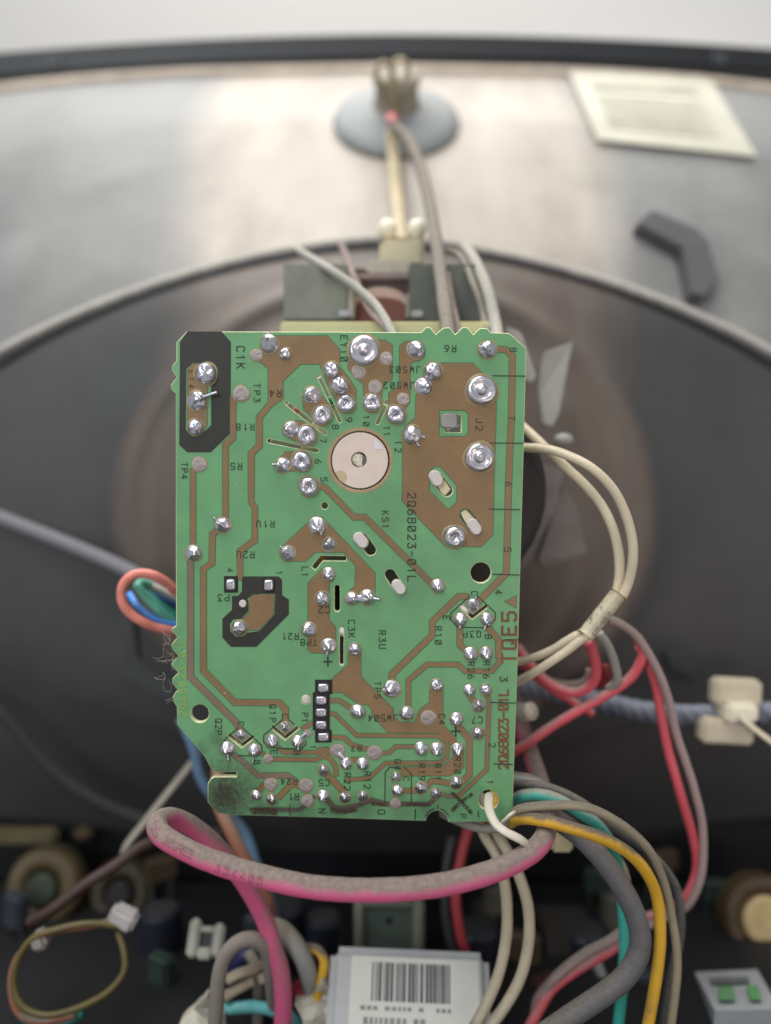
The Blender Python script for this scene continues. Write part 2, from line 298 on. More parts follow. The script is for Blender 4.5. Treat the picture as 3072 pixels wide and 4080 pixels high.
# tracks: (crop, points, width in crop px, material)
tracks = [
 ('A', [(955, 725), (852, 850), (852, 1100), (780, 1172), (780, 1500)], 52, BROWN), ('C', [(780, -10), (780, 115), (812, 160), (812, 450), (680, 545), (680, 800)], 48, BROWN),
 ('A', [(618, 670), (618, 1035), (552, 1090), (552, 1500)], 50, BROWN), ('C', [(552, -10), (552, 250)], 50, BROWN),
 ('C', [(500, 350), (437, 395), (432, 650), (357, 705), (357, 1444)], 50, BROWN), ('E', [(357, 0), (357, 160), (632, 440), (1030, 444), (1083, 500), (1083, 610)], 52, BROWN),
 ('A', [(265, 1310), (265, 1500)], 48, BROWN), ('C', [(265, -10), (265, 520)], 48, BROWN), ('C', [(243, 600), (243, 1444)], 52, DTRACE), ('E', [(243, 0), (243, 215), (640, 612), (680, 680)], 54, DTRACE),
 ('E', [(600, 880), (700, 960), (840, 1088), (1105, 1088), (1150, 1125), (1210, 1185)], 46, DTRACE),
 ('p', [(1262, 1932), (1294, 1942), (1350, 1998), (1410, 2060), (1453, 2060), (1722, 2327)], 22, BROWN),
 ('B', [(1290, 232), (1385, 234), (1440, 292), (1432, 800), (1415, 1180), (1407, 1396)], 48, BROWN), ('D', [(1407, 0), (1390, 695), (1190, 895), (1150, 940)], 48, BROWN),
 ('D', [(1075, 890), (995, 887), (775, 1097), (775, 1210), (520, 1458)], 46, BROWN), ('G', [(460, 92), (392, 160), (392, 215)], 44, BROWN),
 ('D', [(1005, 1110), (1005, 1290), (1060, 1345)], 46, BROWN), ('D', [(1225, 1130), (1325, 1248), (1325, 1400)], 46, BROWN),
 ('G', [(1182, 50), (1182, 72), (1130, 136), (932, 136), (882, 88), (650, 88), (513, 205), (513, 400)], 34, BROWN),
 ('H', [(120, 178), (200, 178), (310, 250)], 32, BROWN), ('H', [(120, 275), (165, 285), (335, 450), (985, 456), (1042, 515), (1042, 615), (990, 665), (560, 668), (430, 785), (250, 800)], 30, BROWN),
 ('H', [(130, 462), (240, 470), (300, 525), (440, 565)], 34, BROWN), ('H', [(520, 592), (590, 585), (640, 538), (810, 538)], 28, BROWN), ('H', [(1120, 370), (1215, 478), (1215, 760), (1160, 815)], 46, BROWN),
 ('H', [(1345, 120), (1370, 180), (1352, 715), (1125, 930)], 30, BROWN), ('H', [(1130, 925), (1050, 925), (980, 905)], 28, DTRACE), ('H', [(1212, 130), (1262, 200)], 40, BROWN), ('H', [(1230, 420), (1350, 430)], 30, BROWN),
 ('H', [(880, 850), (920, 805), (1000, 815), (1080, 830)], 38, BROWN), ('H', [(680, 882), (800, 882)], 38, BROWN), ('H', [(290, 640), (350, 640)], 34, BROWN), ('H', [(30, 565), (110, 555)], 26, BROWN),
 ('E', [(1020, 840), (1070, 882), (1440, 884), (1500, 860)], 36, BROWN), ('E', [(940, 942), (1360, 947), (1410, 916), (1470, 930), (1525, 1005), (1535, 1090)], 36, BROWN), ('E', [(1450, 1080), (1520, 1150), (1610, 1240)], 56, BROWN),
 ('E', [(1230, 675), (1320, 620)], 34, BROWN), ('E', [(1020, 1285), (1140, 1160), (1220, 1180)], 50, BROWN), ('E', [(830, 1225), (900, 1160)], 44, BROWN), ('E', [(850, 880), (890, 900)], 36, BROWN),
 ('E', [(800, 1388), (1200, 1390), (1285, 1335), (1340, 1270)], 34, GTRACE), ('E', [(1440, 1285), (1510, 1372), (1640, 1392), (1720, 1376)], 44, GTRACE),
 ('H', [(230, 1020), (350, 995), (450, 955), (560, 985), (900, 988), (960, 930)], 32, GTRACE), ('G', [(1125, 88), (1240, 55)], 1, BROWN),
]
for c, pts, w, m in tracks:
    if w > 5: lay('copper_track', [strip(sl(c, pts), w*CR[c][2])], m, T1+.02)
lay('copper_triangle', [sl('D', [(1470, 885), (1470, 980), (1378, 930)])], BROWN, T1)
# bare ring round the socket opening
ring = prism([circ(1434.5, 1834, 131, 56), circ(1434.5, 1834, 119.5, 56)], -.03, .04); link('socket_opening_ring', ring, board, [BARE])

# stroke lettering like the silk screen: glyphs on a 0..0.6 x 0..1 cell
FONT = {
'0': [[(.1, 0), (.5, 0), (.6, .15), (.6, .85), (.5, 1), (.1, 1), (0, .85), (0, .15), (.1, 0)], [(.06, .1), (.54, .9)]],
'O': [[(.1, 0), (.5, 0), (.6, .15), (.6, .85), (.5, 1), (.1, 1), (0, .85), (0, .15), (.1, 0)]],
'1': [[(.1, .8), (.3, 1), (.3, 0)]], '2': [[(0, .85), (.12, 1), (.48, 1), (.6, .85), (.6, .62), (0, 0), (.6, 0)]],
'3': [[(0, 1), (.6, 1), (.25, .58), (.48, .58), (.6, .42), (.6, .15), (.48, 0), (.12, 0), (0, .15)]],
'4': [[(.45, 0), (.45, 1), (0, .32), (.6, .32)]], '5': [[(.6, 1), (0, 1), (0, .56), (.45, .6), (.6, .45), (.6, .15), (.45, 0), (.1, 0), (0, .12)]],
'6': [[(.5, 1), (.2, .85), (0, .45), (0, .12), (.12, 0), (.48, 0), (.6, .12), (.6, .4), (.48, .53), (.12, .53), (0, .4)]],
'7': [[(0, 1), (.6, 1), (.2, 0)]], '8': [[(.12, .55), (0, .68), (0, .88), (.12, 1), (.48, 1), (.6, .88), (.6, .68), (.48, .55), (.12, .55), (0, .4), (0, .12), (.12, 0), (.48, 0), (.6, .12), (.6, .4), (.48, .55)]],
'9': [[(.1, 0), (.4, .15), (.6, .55), (.6, .88), (.48, 1), (.12, 1), (0, .88), (0, .6), (.12, .47), (.48, .47), (.6, .6)]],
'C': [[(.6, .85), (.48, 1), (.12, 1), (0, .85), (0, .15), (.12, 0), (.48, 0), (.6, .15)]], 'K': [[(0, 0), (0, 1)], [(.6, 1), (0, .4)], [(.2, .6), (.6, 0)]],
'T': [[(0, 1), (.6, 1)], [(.3, 1), (.3, 0)]], 'P': [[(0, 0), (0, 1), (.48, 1), (.6, .88), (.6, .6), (.48, .48), (0, .48)]],
'R': [[(0, 0), (0, 1), (.48, 1), (.6, .88), (.6, .62), (.48, .5), (0, .5)], [(.28, .5), (.6, 0)]], 'J': [[(.6, 1), (.6, .15), (.48, 0), (.12, 0), (0, .15)]],
'W': [[(0, 1), (.12, 0), (.3, .6), (.48, 0), (.6, 1)]], 'E': [[(.6, 1), (0, 1), (0, 0), (.6, 0)], [(0, .52), (.45, .52)]], 'Y': [[(0, 1), (.3, .5), (.6, 1)], [(.3, .5), (.3, 0)]],
'L': [[(0, 1), (0, 0), (.6, 0)]], 'Q': [[(.1, 0), (.5, 0), (.6, .15), (.6, .85), (.5, 1), (.1, 1), (0, .85), (0, .15), (.1, 0)], [(.35, .3), (.65, -.05)]],
'S': [[(.6, .85), (.48, 1), (.12, 1), (0, .88), (0, .65), (.12, .55), (.48, .45), (.6, .35), (.6, .12), (.48, 0), (.12, 0), (0, .15)]],
'U': [[(0, 1), (0, .15), (.12, 0), (.48, 0), (.6, .15), (.6, 1)]], 'N': [[(0, 0), (0, 1), (.6, 0), (.6, 1)]], 'B': [[(0, 0), (0, 1), (.45, 1), (.55, .9), (.55, .62), (.45, .53), (0, .53)], [(.45, .53), (.6, .4), (.6, .12), (.48, 0), (0, 0)]],
'D': [[(0, 0), (0, 1), (.4, 1), (.6, .8), (.6, .2), (.4, 0), (0, 0)]], 'G': [[(.6, .85), (.48, 1), (.12, 1), (0, .85), (0, .15), (.12, 0), (.48, 0), (.6, .15), (.6, .45), (.35, .45)]],
'H': [[(0, 0), (0, 1)], [(.6, 0), (.6, 1)], [(0, .5), (.6, .5)]], '+': [[(-.1, .5), (.7, .5)], [(.3, .1), (.3, .9)]], '-': [[(.05, .5), (.55, .5)]], '/': [[(0, 0), (.6, 1)]], 'I': [[(.3, 0), (.3, 1)]], 'A': [[(0, 0), (.3, 1), (.6, 0)], [(.1, .35), (.5, .35)]], ' ': []}
def glyph_quads(text, adv, thick):
    """quads in text space (x along, y up, height 1), plus stroke order"""
    q = []
    for i, ch in enumerate(text):
        for st in FONT[ch]:
            for a, b in zip(st, st[1:]):
                a = Vector((a[0]+i*adv, a[1])); b = Vector((b[0]+i*adv, b[1])); d = (b-a).normalized(); n = Vector((-d.y, d.x))*thick/2; e = d*thick*.42
                q.append((a-e-n, b+e-n, b+e+n, a-e+n))
    return q
def write(text, c, u, v, h, orient, span=None, mat=None, thick=.13, slant=0):
    """silk-screen text centred on crop position (u,v), h and span in photo pixels; D reads downwards, C upwards, U upside down, N upright"""
    cx, cy = s(c, u, v); n = len(text); adv = (span-.6*h)/h/(n-1) if (span and n > 1) else .95
    tot = (n-1)*adv+.6
    if orient == 'D': X, Y_ = Vector((slant, 1)), Vector((1, 0))
    elif orient == 'C': X, Y_ = Vector((slant, -1)), Vector((-1, 0))
    elif orient == 'U': X, Y_ = Vector((-1, slant)), Vector((0, 1))
    else: X, Y_ = Vector((1, slant)), Vector((0, -1))
    vs, fs = [], []
    for k, qd in enumerate(glyph_quads(text, adv, thick)):
        z = .000105+(k % 14)*.0000016
        for p in qd:
            w = Vector((cx, cy))+X*(p.x-tot/2)*h+Y_*(p.y-.5)*h
            l = BL(w.x, w.y); vs.append((l.x, l.y, z))
        fs.append([4*k, 4*k+1, 4*k+2, 4*k+3])
    return link('printed_marking', mesh(vs, fs), board, [mat or INK])
for a in [('C1K', 'A', 685, 320, 31, 'D', 86), ('TP3', 'A', 830, 632, 24, 'D', 72), ('TP4', 'A', 188, 1320, 24, 'D', 63), ('R4', 'A', 995, 637, 27, 'U', 46), ('R18', 'A', 727, 935, 24, 'U', 70), ('R5', 'A', 648, 1283, 25, 'U', 43),
          ('EY10', 'A', 1600, 240, 26, 'D', 101), ('E14', 'A', 250, 512, 20, 'D', 68), ('8', 'A', 1525, 935, 24, 'D'), ('7', 'A', 1415, 1055, 24, 'D'), ('6', 'A', 1372, 1240, 24, 'D'), ('5', 'A', 1422, 1400, 24, 'D'),
          ('9', 'S', 665, 895, 24, 'D'), ('10', 'S', 858, 905, 23, 'D', 40), ('11', 'S', 1085, 1020, 23, 'D', 38), ('12', 'S', 1210, 1190, 24, 'D', 44),
          ('R6', 'B', 925, 227, 25, 'U', 44), ('JW503', 'B', 550, 400, 24, 'U', 122), ('JW502', 'B', 500, 532, 24, 'U', 122), ('8', 'B', 1445, 237, 24, 'D'), ('J2', 'B', 1165, 855, 26, 'D', 46), ('7', 'B', 1432, 800, 24, 'D'), ('6', 'B', 1410, 1350, 24, 'D'),
          ('R1U', 'C', 905, 305, 24, 'U', 70), ('R2U', 'C', 730, 577, 25, 'U', 68), ('4', 'C', 592, 714, 22, 'D'), ('1', 'C', 1027, 738, 22, 'D'), ('P3', 'C', 535, 958, 25, 'U', 42), ('L1', 'C', 1255, 728, 24, 'D', 38), ('C2', 'C', 1425, 1065, 26, 'U', 42), ('R21', 'C', 1125, 1300, 24, 'U', 64), ('TP8', 'C', 1290, 1352, 24, 'U', 64), ('+', 'C', 1458, 1525, 42, 'N'),
          ('KS1', 'D', 385, 250, 24, 'D', 68), ('2Q68023-01L', 'D', 605, 395, 31, 'D', 350), ('5', 'D', 1400, 500, 26, 'D'), ('4', 'D', 1325, 850, 26, 'D'), ('Q3P', 'D', 1105, 1200, 24, 'U', 68), ('C', 'D', 1125, 862, 24, 'D'), ('E', 'D', 893, 1065, 25, 'D'), ('B', 'D', 1240, 1222, 24, 'D'), ('R10', 'D', 825, 1210, 25, 'D', 70), ('C3K', 'D', 105, 1155, 25, 'D', 68), ('R3U', 'D', 360, 1245, 25, 'D', 70),
          ('R26', 'G', 975, 130, 24, 'D', 66), ('R16', 'G', 1090, 128, 24, 'D', 66), ('3', 'G', 1215, 195, 28, 'D'), ('TP5', 'G', 285, 275, 24, 'D', 66), ('C4', 'G', 760, 490, 24, 'D', 38), ('JW504', 'G', 325, 482, 25, 'U', 116), ('C7', 'G', 1020, 497, 25, 'U', 40), ('+', 'G', 862, 580, 42, 'N'), ('2', 'G', 1130, 682, 25, 'D'),
          ('R7', 'G', 130, 703, 24, 'U', 40), ('Q4', 'G', 435, 825, 24, 'D', 40), ('C', 'G', 495, 930, 22, 'D'), ('R19', 'G', 612, 880, 24, 'D', 64), ('R11', 'G', 730, 880, 24, 'D', 64), ('R20', 'G', 875, 830, 24, 'D', 64), ('R22', 'G', 62, 950, 24, 'D', 66), ('R12', 'G', 210, 940, 24, 'D', 66), ('1', 'G', 1115, 955, 24, 'D'), ('O', 'G', 315, 1175, 27, 'D'), ('P', 'G', 915, 1205, 24, 'D'), ('-', 'G', 730, 1140, 30, 'D'),
          ('Q1P', 'E', 970, 535, 23, 'D', 68), ('C', 'E', 1080, 560, 22, 'D'), ('P1', 'E', 1255, 575, 23, 'D', 36), ('Q2P', 'E', 490, 655, 24, 'D', 62), ('C', 'E', 690, 628, 22, 'D'), ('E', 'E', 980, 880, 24, 'D'), ('B', 'E', 1185, 885, 24, 'D'), ('1', 'E', 1325, 835, 22, 'D'), ('R24', 'E', 1115, 1140, 24, 'U', 64), ('C5', 'E', 1425, 1150, 24, 'U', 40), ('R1', 'E', 1155, 1275, 25, 'U', 38), ('N', 'E', 1405, 1400, 26, 'D'), ('B', 'E', 835, 970, 22, 'D')]:
    write(*a)
write('TQE5', 'D', 1412, 1228, 55, 'C', 200, INKB, .17)
write('2Q68023-01L', 'G', 1214, 565, 36, 'C', 314, INKB, .2)
write('2Q68023-01L', 'E', 172, 212, 26, 'C', 308, INKY, .16)
lines = [('B', [(1275, 452), (1550, 455)]), ('B', [(1255, 1010), (1535, 1012)]), ('D', [(1240, 162), (1500, 168)]), ('D', [(1270, 703), (1500, 710)]), ('D', [(1385, 1245), (1488, 1247)]), ('G', [(1115, 367), (1306, 372)]), ('G', [(1140, 820), (1285, 825)]),
         ('G', [(563, 1155), (563, 1232)]), ('E', [(1122, 1345), (1122, 1440)]), ('H', [(1285, 1040), (1285, 1088)]), ('H', [(793, 1030), (793, 1092)]),
         ('D', [(1145, 880), (1298, 1020), (1298, 1080), (1225, 1148), (985, 1142), (930, 1080), (930, 1025), (1090, 880)]), ('E', [(700, 660), (872, 820), (875, 880), (835, 912), (660, 912)]), ('E', [(670, 660), (560, 755), (500, 830)]),
         ('E', [(1110, 590), (1160, 635)]), ('E', [(1060, 590), (890, 730), (890, 790), (930, 840), (1050, 848), (1225, 850), (1265, 810), (1262, 770)]), ('H', [(650, 700), (590, 700), (558, 740), (555, 970)]), ('H', [(700, 695), (762, 750), (762, 985)]),
         ('H', [(965+95*math.cos(R(t)), 1115-95*math.sin(R(t))) for t in range(20, 80, 8)]), ('H', [(965+95*math.cos(R(t)), 1115-95*math.sin(R(t))) for t in range(104, 162, 8)])]
for c, p in lines:
    link('printed_line', prism([strip(sl(c, p), 3.6)], .06, .118), board, [INK])

# ---- solder joints
def lathe(profile, n=28, jitter=0, seed=0, shear=(0, 0), bump=0.0):
    vs, fs = [], []; rnd = Vector((seed*7.3, seed*3.1, seed*1.7))
    for j, (r, z) in enumerate(profile):
        for i in range(n):
            a = 2*math.pi*i/n; v = Vector((r*math.cos(a), r*math.sin(a), z))
            k = noise.noise(v*1.7+rnd)*jitter
            v = Vector((v.x*(1+k*(.3 if r > .9 else 1)), v.y*(1+k*(.3 if r > .9 else 1)), v.z*(1+noise.noise(v*2.4-rnd)*bump)))
            v.x += shear[0]*z; v.y += shear[1]*z
            vs.append(v)
    for j in range(len(profile)-1):
        for i in range(n): fs.append([j*n+i, j*n+(i+1) % n, (j+1)*n+(i+1) % n, (j+1)*n+i])
    fs.append([(len(profile)-1)*n+i for i in range(n)])
    return vs, fs
PROF = {'d': [(1, 0), (.99, .18), (.92, .38), (.78, .56), (.55, .70), (.3, .78), (.1, .80)],
        's': [(1, 0), (.98, .14), (.9, .28), (.74, .42), (.54, .58), (.36, .76), (.22, .96), (.13, 1.15), (.05, 1.2)],
        'S': [(1, 0), (.97, .14), (.86, .28), (.7, .4), (.5, .52), (.34, .64), (.22, .78), (.1, .84)],
        'p': [(1, 0), (1.0, .2), (.94, .42), (.82, .6), (.64, .7), (.46, .68), (.32, .58), (.22, .46), (.1, .42)],
        'b': [(1, 0), (.99, .12), (.95, .24), (.86, .34), (.72, .38), (.6, .34), (.5, .28), (.42, .3), (.34, .38), (.22, .46), (.08, .5)],
        'f': [(1, 0), (.97, .08), (.88, .14), (.7, .18), (.45, .2), (.2, .21), (.08, .21)]}
SM = {}
def solder_mesh(kind, k):
    if (kind, k) in SM: return SM[kind, k]
    a = k*2.1; sh = {'d': .12, 's': .38, 'S': .45, 'p': .05, 'b': .06, 'f': 0}[kind]
    vs, fs = lathe(PROF[kind], 28, {'f': .2, 'p': .06, 'b': .05}.get(kind, .22), k*5+len(kind)+ord(kind), (sh*math.cos(a), sh*math.sin(a)), {'f': .9, 'p': .2, 'b': .15}.get(kind, .5))
    nb = len(vs); nf = len(fs)
    for i in range(28):
        t = 2*math.pi*i/28; q = 1.13+.05*math.sin(3*t+k)
        vs.append(Vector((q*math.cos(t), q*math.sin(t), .035)))
    for i in range(28): fs.append([nb+i, nb+(i+1) % 28, (i+1) % 28, i])
    for i in range(28): vs[i] = Vector((vs[i].x, vs[i].y, .04))
    if kind == 'p':                                   # the slit where the socket pin ends
        z = .53; b0 = len(vs); ca, sa = math.cos(a), math.sin(a)
        for x, y in ((-.14, -.05), (.14, -.05), (.14, .05), (-.14, .05)): vs.append(Vector((x*ca-y*sa, x*sa+y*ca, z-.08)))
        fs.append([b0, b0+1, b0+2, b0+3])
    me = mesh(vs, fs, 'solder', True)
    me.materials.append(SOLDF if kind == 'f' else SOLD); me.materials.append(PADM); me.materials.append(BLACK)
    for p in me.polygons:
        if max((me.vertices[v].co.xy.length for v in p.vertices)) > 1.07: p.material_index = 1
        elif kind == 'p' and len(p.vertices) == 4 and all(v >= nb+28 for v in p.vertices): p.material_index = 2
    SM[kind, k] = me; return me
joints = []
def J(c, *l):
    for t in l: joints.append((c,)+t)
J('A', (938, 200, 82, 's', 90), (825, 298, 52, 'f'), (1085, 290, 55, 'd'), (380, 465, 92, 'd'), (303, 702, 86, 'S', 20), (288, 935, 72, 'd'), (690, 640, 68, 'f'), (320, 1265, 64, 'f'), (1490, 430, 72, 'd'), (1562, 570, 78, 'd'), (1310, 655, 75, 's', 175), (1410, 830, 88, 'p'), (1128, 955, 72, 's', 190), (1272, 1010, 92, 'p'), (1060, 1275, 68, 's', 175), (1225, 1238, 90, 'p'), (1290, 1460, 90, 'p'))
J('S', (638, 715, 103, 'p'), (925, 710, 103, 'p'), (1185, 838, 103, 'p'), (1360, 1065, 108, 'd'), (775, 365, 71, 'f'), (955, 530, 71, 'f'), (1267, 665, 65, 'f'), (1075, 218, 66, 'f'), (835, 130, 166, 'b'))
J('B', (638, 235, 72, 's', 30), (1235, 235, 73, 's', 170), (780, 415, 72, 'd'), (705, 540, 72, 'S', 0), (1182, 575, 124, 'b'), (1165, 1130, 121, 'b'))
J('C', (530, 315, 70, 'S', 140), (265, 565, 68, 's', 0), (1365, 320, 76, 'S', 295), (1100, 565, 68, 's', 130), (1470, 490, 62, 's', 90), (1465, 745, 60, 's', 270), (1410, 965, 66, 'd'), (675, 1225, 68, 'd'), (1290, 1240, 70, 's', 185), (1465, 1380, 64, 'S', 265))
J('D', (957, 390, 90, 'p'), (822, 800, 58, 's', 270), (105, 905, 56, 's', 0), (235, 895, 64, 'S', 352), (1008, 1075, 54, 's', 270), (1228, 1075, 55, 's', 260), (1117, 958, 54, 's', 80), (1092, 1360, 57, 's', 270), (1222, 1358, 55, 's', 270), (130, 1325, 55, 'd'))
J('E', (690, 730, 50, 's', 90), (805, 860, 56, 's', 270), (1080, 660, 53, 's', 90), (965, 780, 54, 's', 320), (1190, 780, 54, 's', 270), (1275, 715, 36, 'f'), (930, 940, 42, 'f'), (1545, 865, 60, 'f'), (1420, 1040, 55, 's', 90), (955, 1165, 60, 'f'), (1265, 1175, 62, 'f'), (820, 1260, 46, 's', 0), (960, 1295, 52, 's', 40), (1280, 1310, 56, 'f'), (1415, 1265, 54, 's', 270), (570, 845, 62, 'S', 250))
J('H', (340, 265, 58, 's', 0), (895, 312, 60, 'f'), (725, 278, 56, 's', 180), (610, 85, 65, 'S', 190), (957, 55, 50, 'd'), (1215, 95, 46, 's', 270), (1342, 92, 47, 'd'), (1288, 220, 50, 's', 90), (1113, 320, 54, 's', 270), (1282, 435, 50, 's', 70), (838, 550, 52, 's', 270), (960, 553, 52, 's', 260), (1125, 555, 50, 's', 265), (475, 585, 58, 'f'), (250, 665, 50, 's', 270), (382, 670, 48, 's', 265), (245, 935, 47, 's', 90), (385, 925, 45, 's', 90), (640, 775, 41, 's', 90), (652, 880, 47, 's', 0), (638, 980, 42, 'f'), (835, 860, 50, 's', 100), (955, 905, 46, 's', 90), (1113, 820, 52, 's', 100))
for k, t in enumerate(joints):
    c, u, v, r, kind = t[:5]; x, y = s(c, u, v); rr = r*CR[c][2]*UP
    o = link('solder_joint', solder_mesh(kind, k % 5), board)
    q = BL(x, y); o.location = (q.x, q.y, .00004)
    var = k % 5; ang = R(t[5])-var*2.1 if len(t) > 5 else random.uniform(0, 6.28)
    o.rotation_euler = (0, 0, ang); o.scale = (rr*random.uniform(.96, 1.04), rr*random.uniform(.96, 1.04), rr*random.uniform(.9, 1.1))
# rectangular header pins
vs, fs = lathe([(1, 0), (.99, .3), (.9, .62), (.72, .82), (.5, .84), (.34, .8), (.14, .92)], 24)
for i, v in enumerate(vs):                            # squarish outline
    k = max(abs(v.x), abs(v.y)); l = v.xy.length
    if l > .35: f = 1+(l/k-1)*.7; v.x /= 1; vs[i] = Vector((v.x*f/1.12, v.y*f/1.12, v.z))
pinme = mesh(vs, fs, 'pin', True); pinme.materials.append(SOLD)
for c, u, v, w, h in [('C', 602, 840, 48, 58), ('C', 937, 845, 50, 58), ('E', 1420, 305, 58, 45), ('E', 1400, 415, 58, 45), ('E', 1400, 522, 58, 45), ('E', 1400, 632, 58, 45), ('E', 1420, 738, 58, 45)]:
    x, y = s(c, u, v); q = BL(x, y); o = link('header_pin', pinme, board); o.location = (q.x, q.y, .00008); o.scale = (w*CR[c][2]*UP, h*CR[c][2]*UP, 46*CR[c][2]*UP)

# ------------------------------------------------------------------ tubes
def catmull(pts, sub=10):
    P_ = [pts[0]*2-pts[1]]+pts+[pts[-1]*2-pts[-2]]; o = []
    for i in range(1, len(P_)-2):
        a, b, c, d = P_[i-1], P_[i], P_[i+1], P_[i+2]
        for k in range(sub):
            t = k/sub; o.append(.5*((2*b)+(c-a)*t+(2*a-5*b+4*c-d)*t*t+(3*b-a-3*c+d)*t**3))
    o.append(pts[-1]); return o
def frames(path):
    T = [(path[min(i+1, len(path)-1)]-path[max(i-1, 0)]).normalized() for i in range(len(path))]
    ref = Vector((0, 0, 1)) if abs(T[0].z) < .8 else Vector((0, 1, 0))
    n = (ref-T[0]*ref.dot(T[0])).normalized(); F = []
    for t in T:
        n = (n-t*n.dot(t)); n = n.normalized() if n.length > 1e-6 else Vector((0, 0, 1)); F.append((t, n, t.cross(n)))
    return F
def tube_geo(path, rad, n=14, flat=1.0, base=0):
    F = frames(path); vs, fs = [], []
    for i, p in enumerate(path):
        t, a, b = F[i]; r = rad[i] if isinstance(rad, list) else rad
        r = r*(1+.03*noise.noise(p*420))
        for k in range(n):
            w = 2*math.pi*k/n; vs.append(p+(a*math.cos(w)*flat+b*math.sin(w))*r)
    for i in range(len(path)-1):
        for k in range(n): fs.append([base+i*n+k, base+i*n+(k+1) % n, base+(i+1)*n+(k+1) % n, base+(i+1)*n+k])
    fs.append([base+k for k in range(n)][::-1]); fs.append([base+(len(path)-1)*n+k for k in range(n)])
    return vs, fs
def wire(name, pts, dia, mat, label, cat='wire', group=None, parent=None, flat=1.0, n=14, sub=10, plabel=None):
    """pts: (crop, u, v, distance) ; dia in mm"""
    path = catmull([P(*s(c, u, v), Y) for c, u, v, Y in pts], sub)
    org = path[0].copy() if not parent else parent.location
    vs, fs = tube_geo(path, dia/2000, n, flat)
    o = link(name, mesh(vs, fs, name, True, org), parent, [mat])
    if parent: return o, path
    o.location = org; tag(o, label, cat, group); return o, path
def W_(c, Y, *l):
    """points of one crop; each (u, v) or (u, v, distance)"""
    return [(c, t[0], t[1], t[2] if len(t) > 2 else Y) for t in l]

GREYW = dusty('grey_wire_dusty', (92, 90, 86), .55)
WIREW = dusty('cream_wire_insulation', (222, 206, 178), .12, .35, dust=lin(170, 156, 132))
WIREC = dusty('cream_wire_dusty', (196, 184, 158), .42, .4, dust=lin(150, 140, 122))
PINKM = dusty('pink_cable_insulation', (220, 92, 138), .56, .42, dust=lin(146, 130, 122), scale=90, fuzzy=.5)
YELM = dusty('yellow_wire_insulation', (232, 178, 44), .42, .4, dust=lin(120, 108, 94), fuzzy=.55)
TEALM = dusty('teal_wire_insulation', (42, 176, 160), .40, .4, dust=lin(168, 166, 150))
CABM = dusty('thick_grey_cable_insulation', (96, 96, 99), .40, .4, dust=lin(128, 120, 112))
REDM = dusty('red_wire_insulation', (222, 82, 94), .40, .35, dust=lin(190, 150, 146))
PALER = dusty('pink_grey_wire_insulation', (176, 150, 146), .5, .4, dust=lin(150, 136, 128))
BLUEM = simple('blue_wire_insulation', (74, 136, 214), .4)
NAVYM = simple('navy_wire_insulation', (34, 62, 112), .4)
CORALM = simple('coral_wire_insulation', (222, 134, 120), .4)
ORANM = dusty('orange_wire_insulation', (158, 96, 72), .35, .4)
TEAL2 = simple('pale_teal_wire_insulation', (96, 172, 150), .4)
OLIVE = simple('olive_yellow_wire_insulation', (94, 82, 42), .5)
NYLON = simple('natural_nylon', (222, 214, 196), .35, var=.05, trans=.15)

# socket of the picture tube, seen through the round opening
SC = BL(1434.5, 1834)
def bcyl(name, r0, z0, z1, mat, n=48, r1=None, parent=board, loc=SC, bev=.0003):
    pr = [(r0-bev, z1), (r0, z1-bev), ((r1 or r0), z0)] if z1 > z0 else [(r0, z1), (r1 or r0, z0)]
    vs, fs = lathe([((r1 or r0), z0), (r0, z1-bev), (r0-bev, z1), (r0*.3, z1)], n)
    o = link(name, mesh(vs, fs, name), parent, [mat]); o.location = loc; return o
sock_face = prism([circ(1434.5, 1834, 112, 48), circ(1430, 1832, 31, 24)], -2.2, -.1, bevel=.12)
so = link('tube_socket', sock_face, board, [SOCK])
link('socket_tip', prism([slot(1424, 1828, 1434, 1838, 50)], -2.6, -.25, .6), so, [simple('glass_tip', (226, 218, 196), .1, bump=1.0, bscale=1500, var=.35, scale=1500)])
link('socket_tip', prism([ss('S', 840, 1330, 835, 1372, 60)], -2.4, -.2, .2), so, [simple('smoky_glass_tip', (104, 94, 80), .15, bump=.5)])
for c in (('S', 765, 1160, 66), ('S', 608, 1290, 66)):
    x, y = s(c[0], c[1], c[2]); link('moulding_mark', prism([circ(x, y, c[3]*.36, 28), circ(x, y, c[3]*.36-2, 28)], -.12, -.07), so, [SOCK])
link('moulding_mark', prism([strip(sl('S', [(735, 1130), (795, 1192)]), 2.5)], -.12, -.07), so, [SOCK])
link('moulding_mark', prism([strip(sl('S', [(580, 1310), (595, 1255), (650, 1310)]), 2.5)], -.12, -.07), so, [SOCK])
link('moulding_notch', prism([[s('S', 570+75*math.cos(R(t)), 1530+78*math.sin(R(t))) for t in range(-100, 61, 16)]+[s('S', 560, 1560), s('S', 515, 1480)]], -.2, -.06), so, [simple('tan_notch', (206, 182, 146), .5)])
link('shiny_chip', prism([sl('S', [(932, 1130), (960, 1125), (1010, 1165), (1045, 1228), (960, 1218)])], -.2, -.03, .02), so, [simple('glossy_plastic_chip', (226, 224, 230), .08)])
vs, fs = lathe([(.0145, -.0165), (.0152, -.0160), (.0152, -.0056), (.0148, -.0051), (.0072, -.0051), (.0072, -.012)], 48)
o = link('socket_body', mesh(vs, fs, 'socket_body'), board, [simple('bright_cream_socket', (246, 240, 214), .4, var=.03)]); o.location = SC
vs, fs = lathe([(.0225, -.0125), (.0235, -.012), (.0235, -.0085), (.023, -.008), (.0150, -.008)], 48)
o = link('socket_flange', mesh(vs, fs, 'flange'), board, [simple('mauve_grey_flange', (196, 188, 182), .5)]); o.location = SC
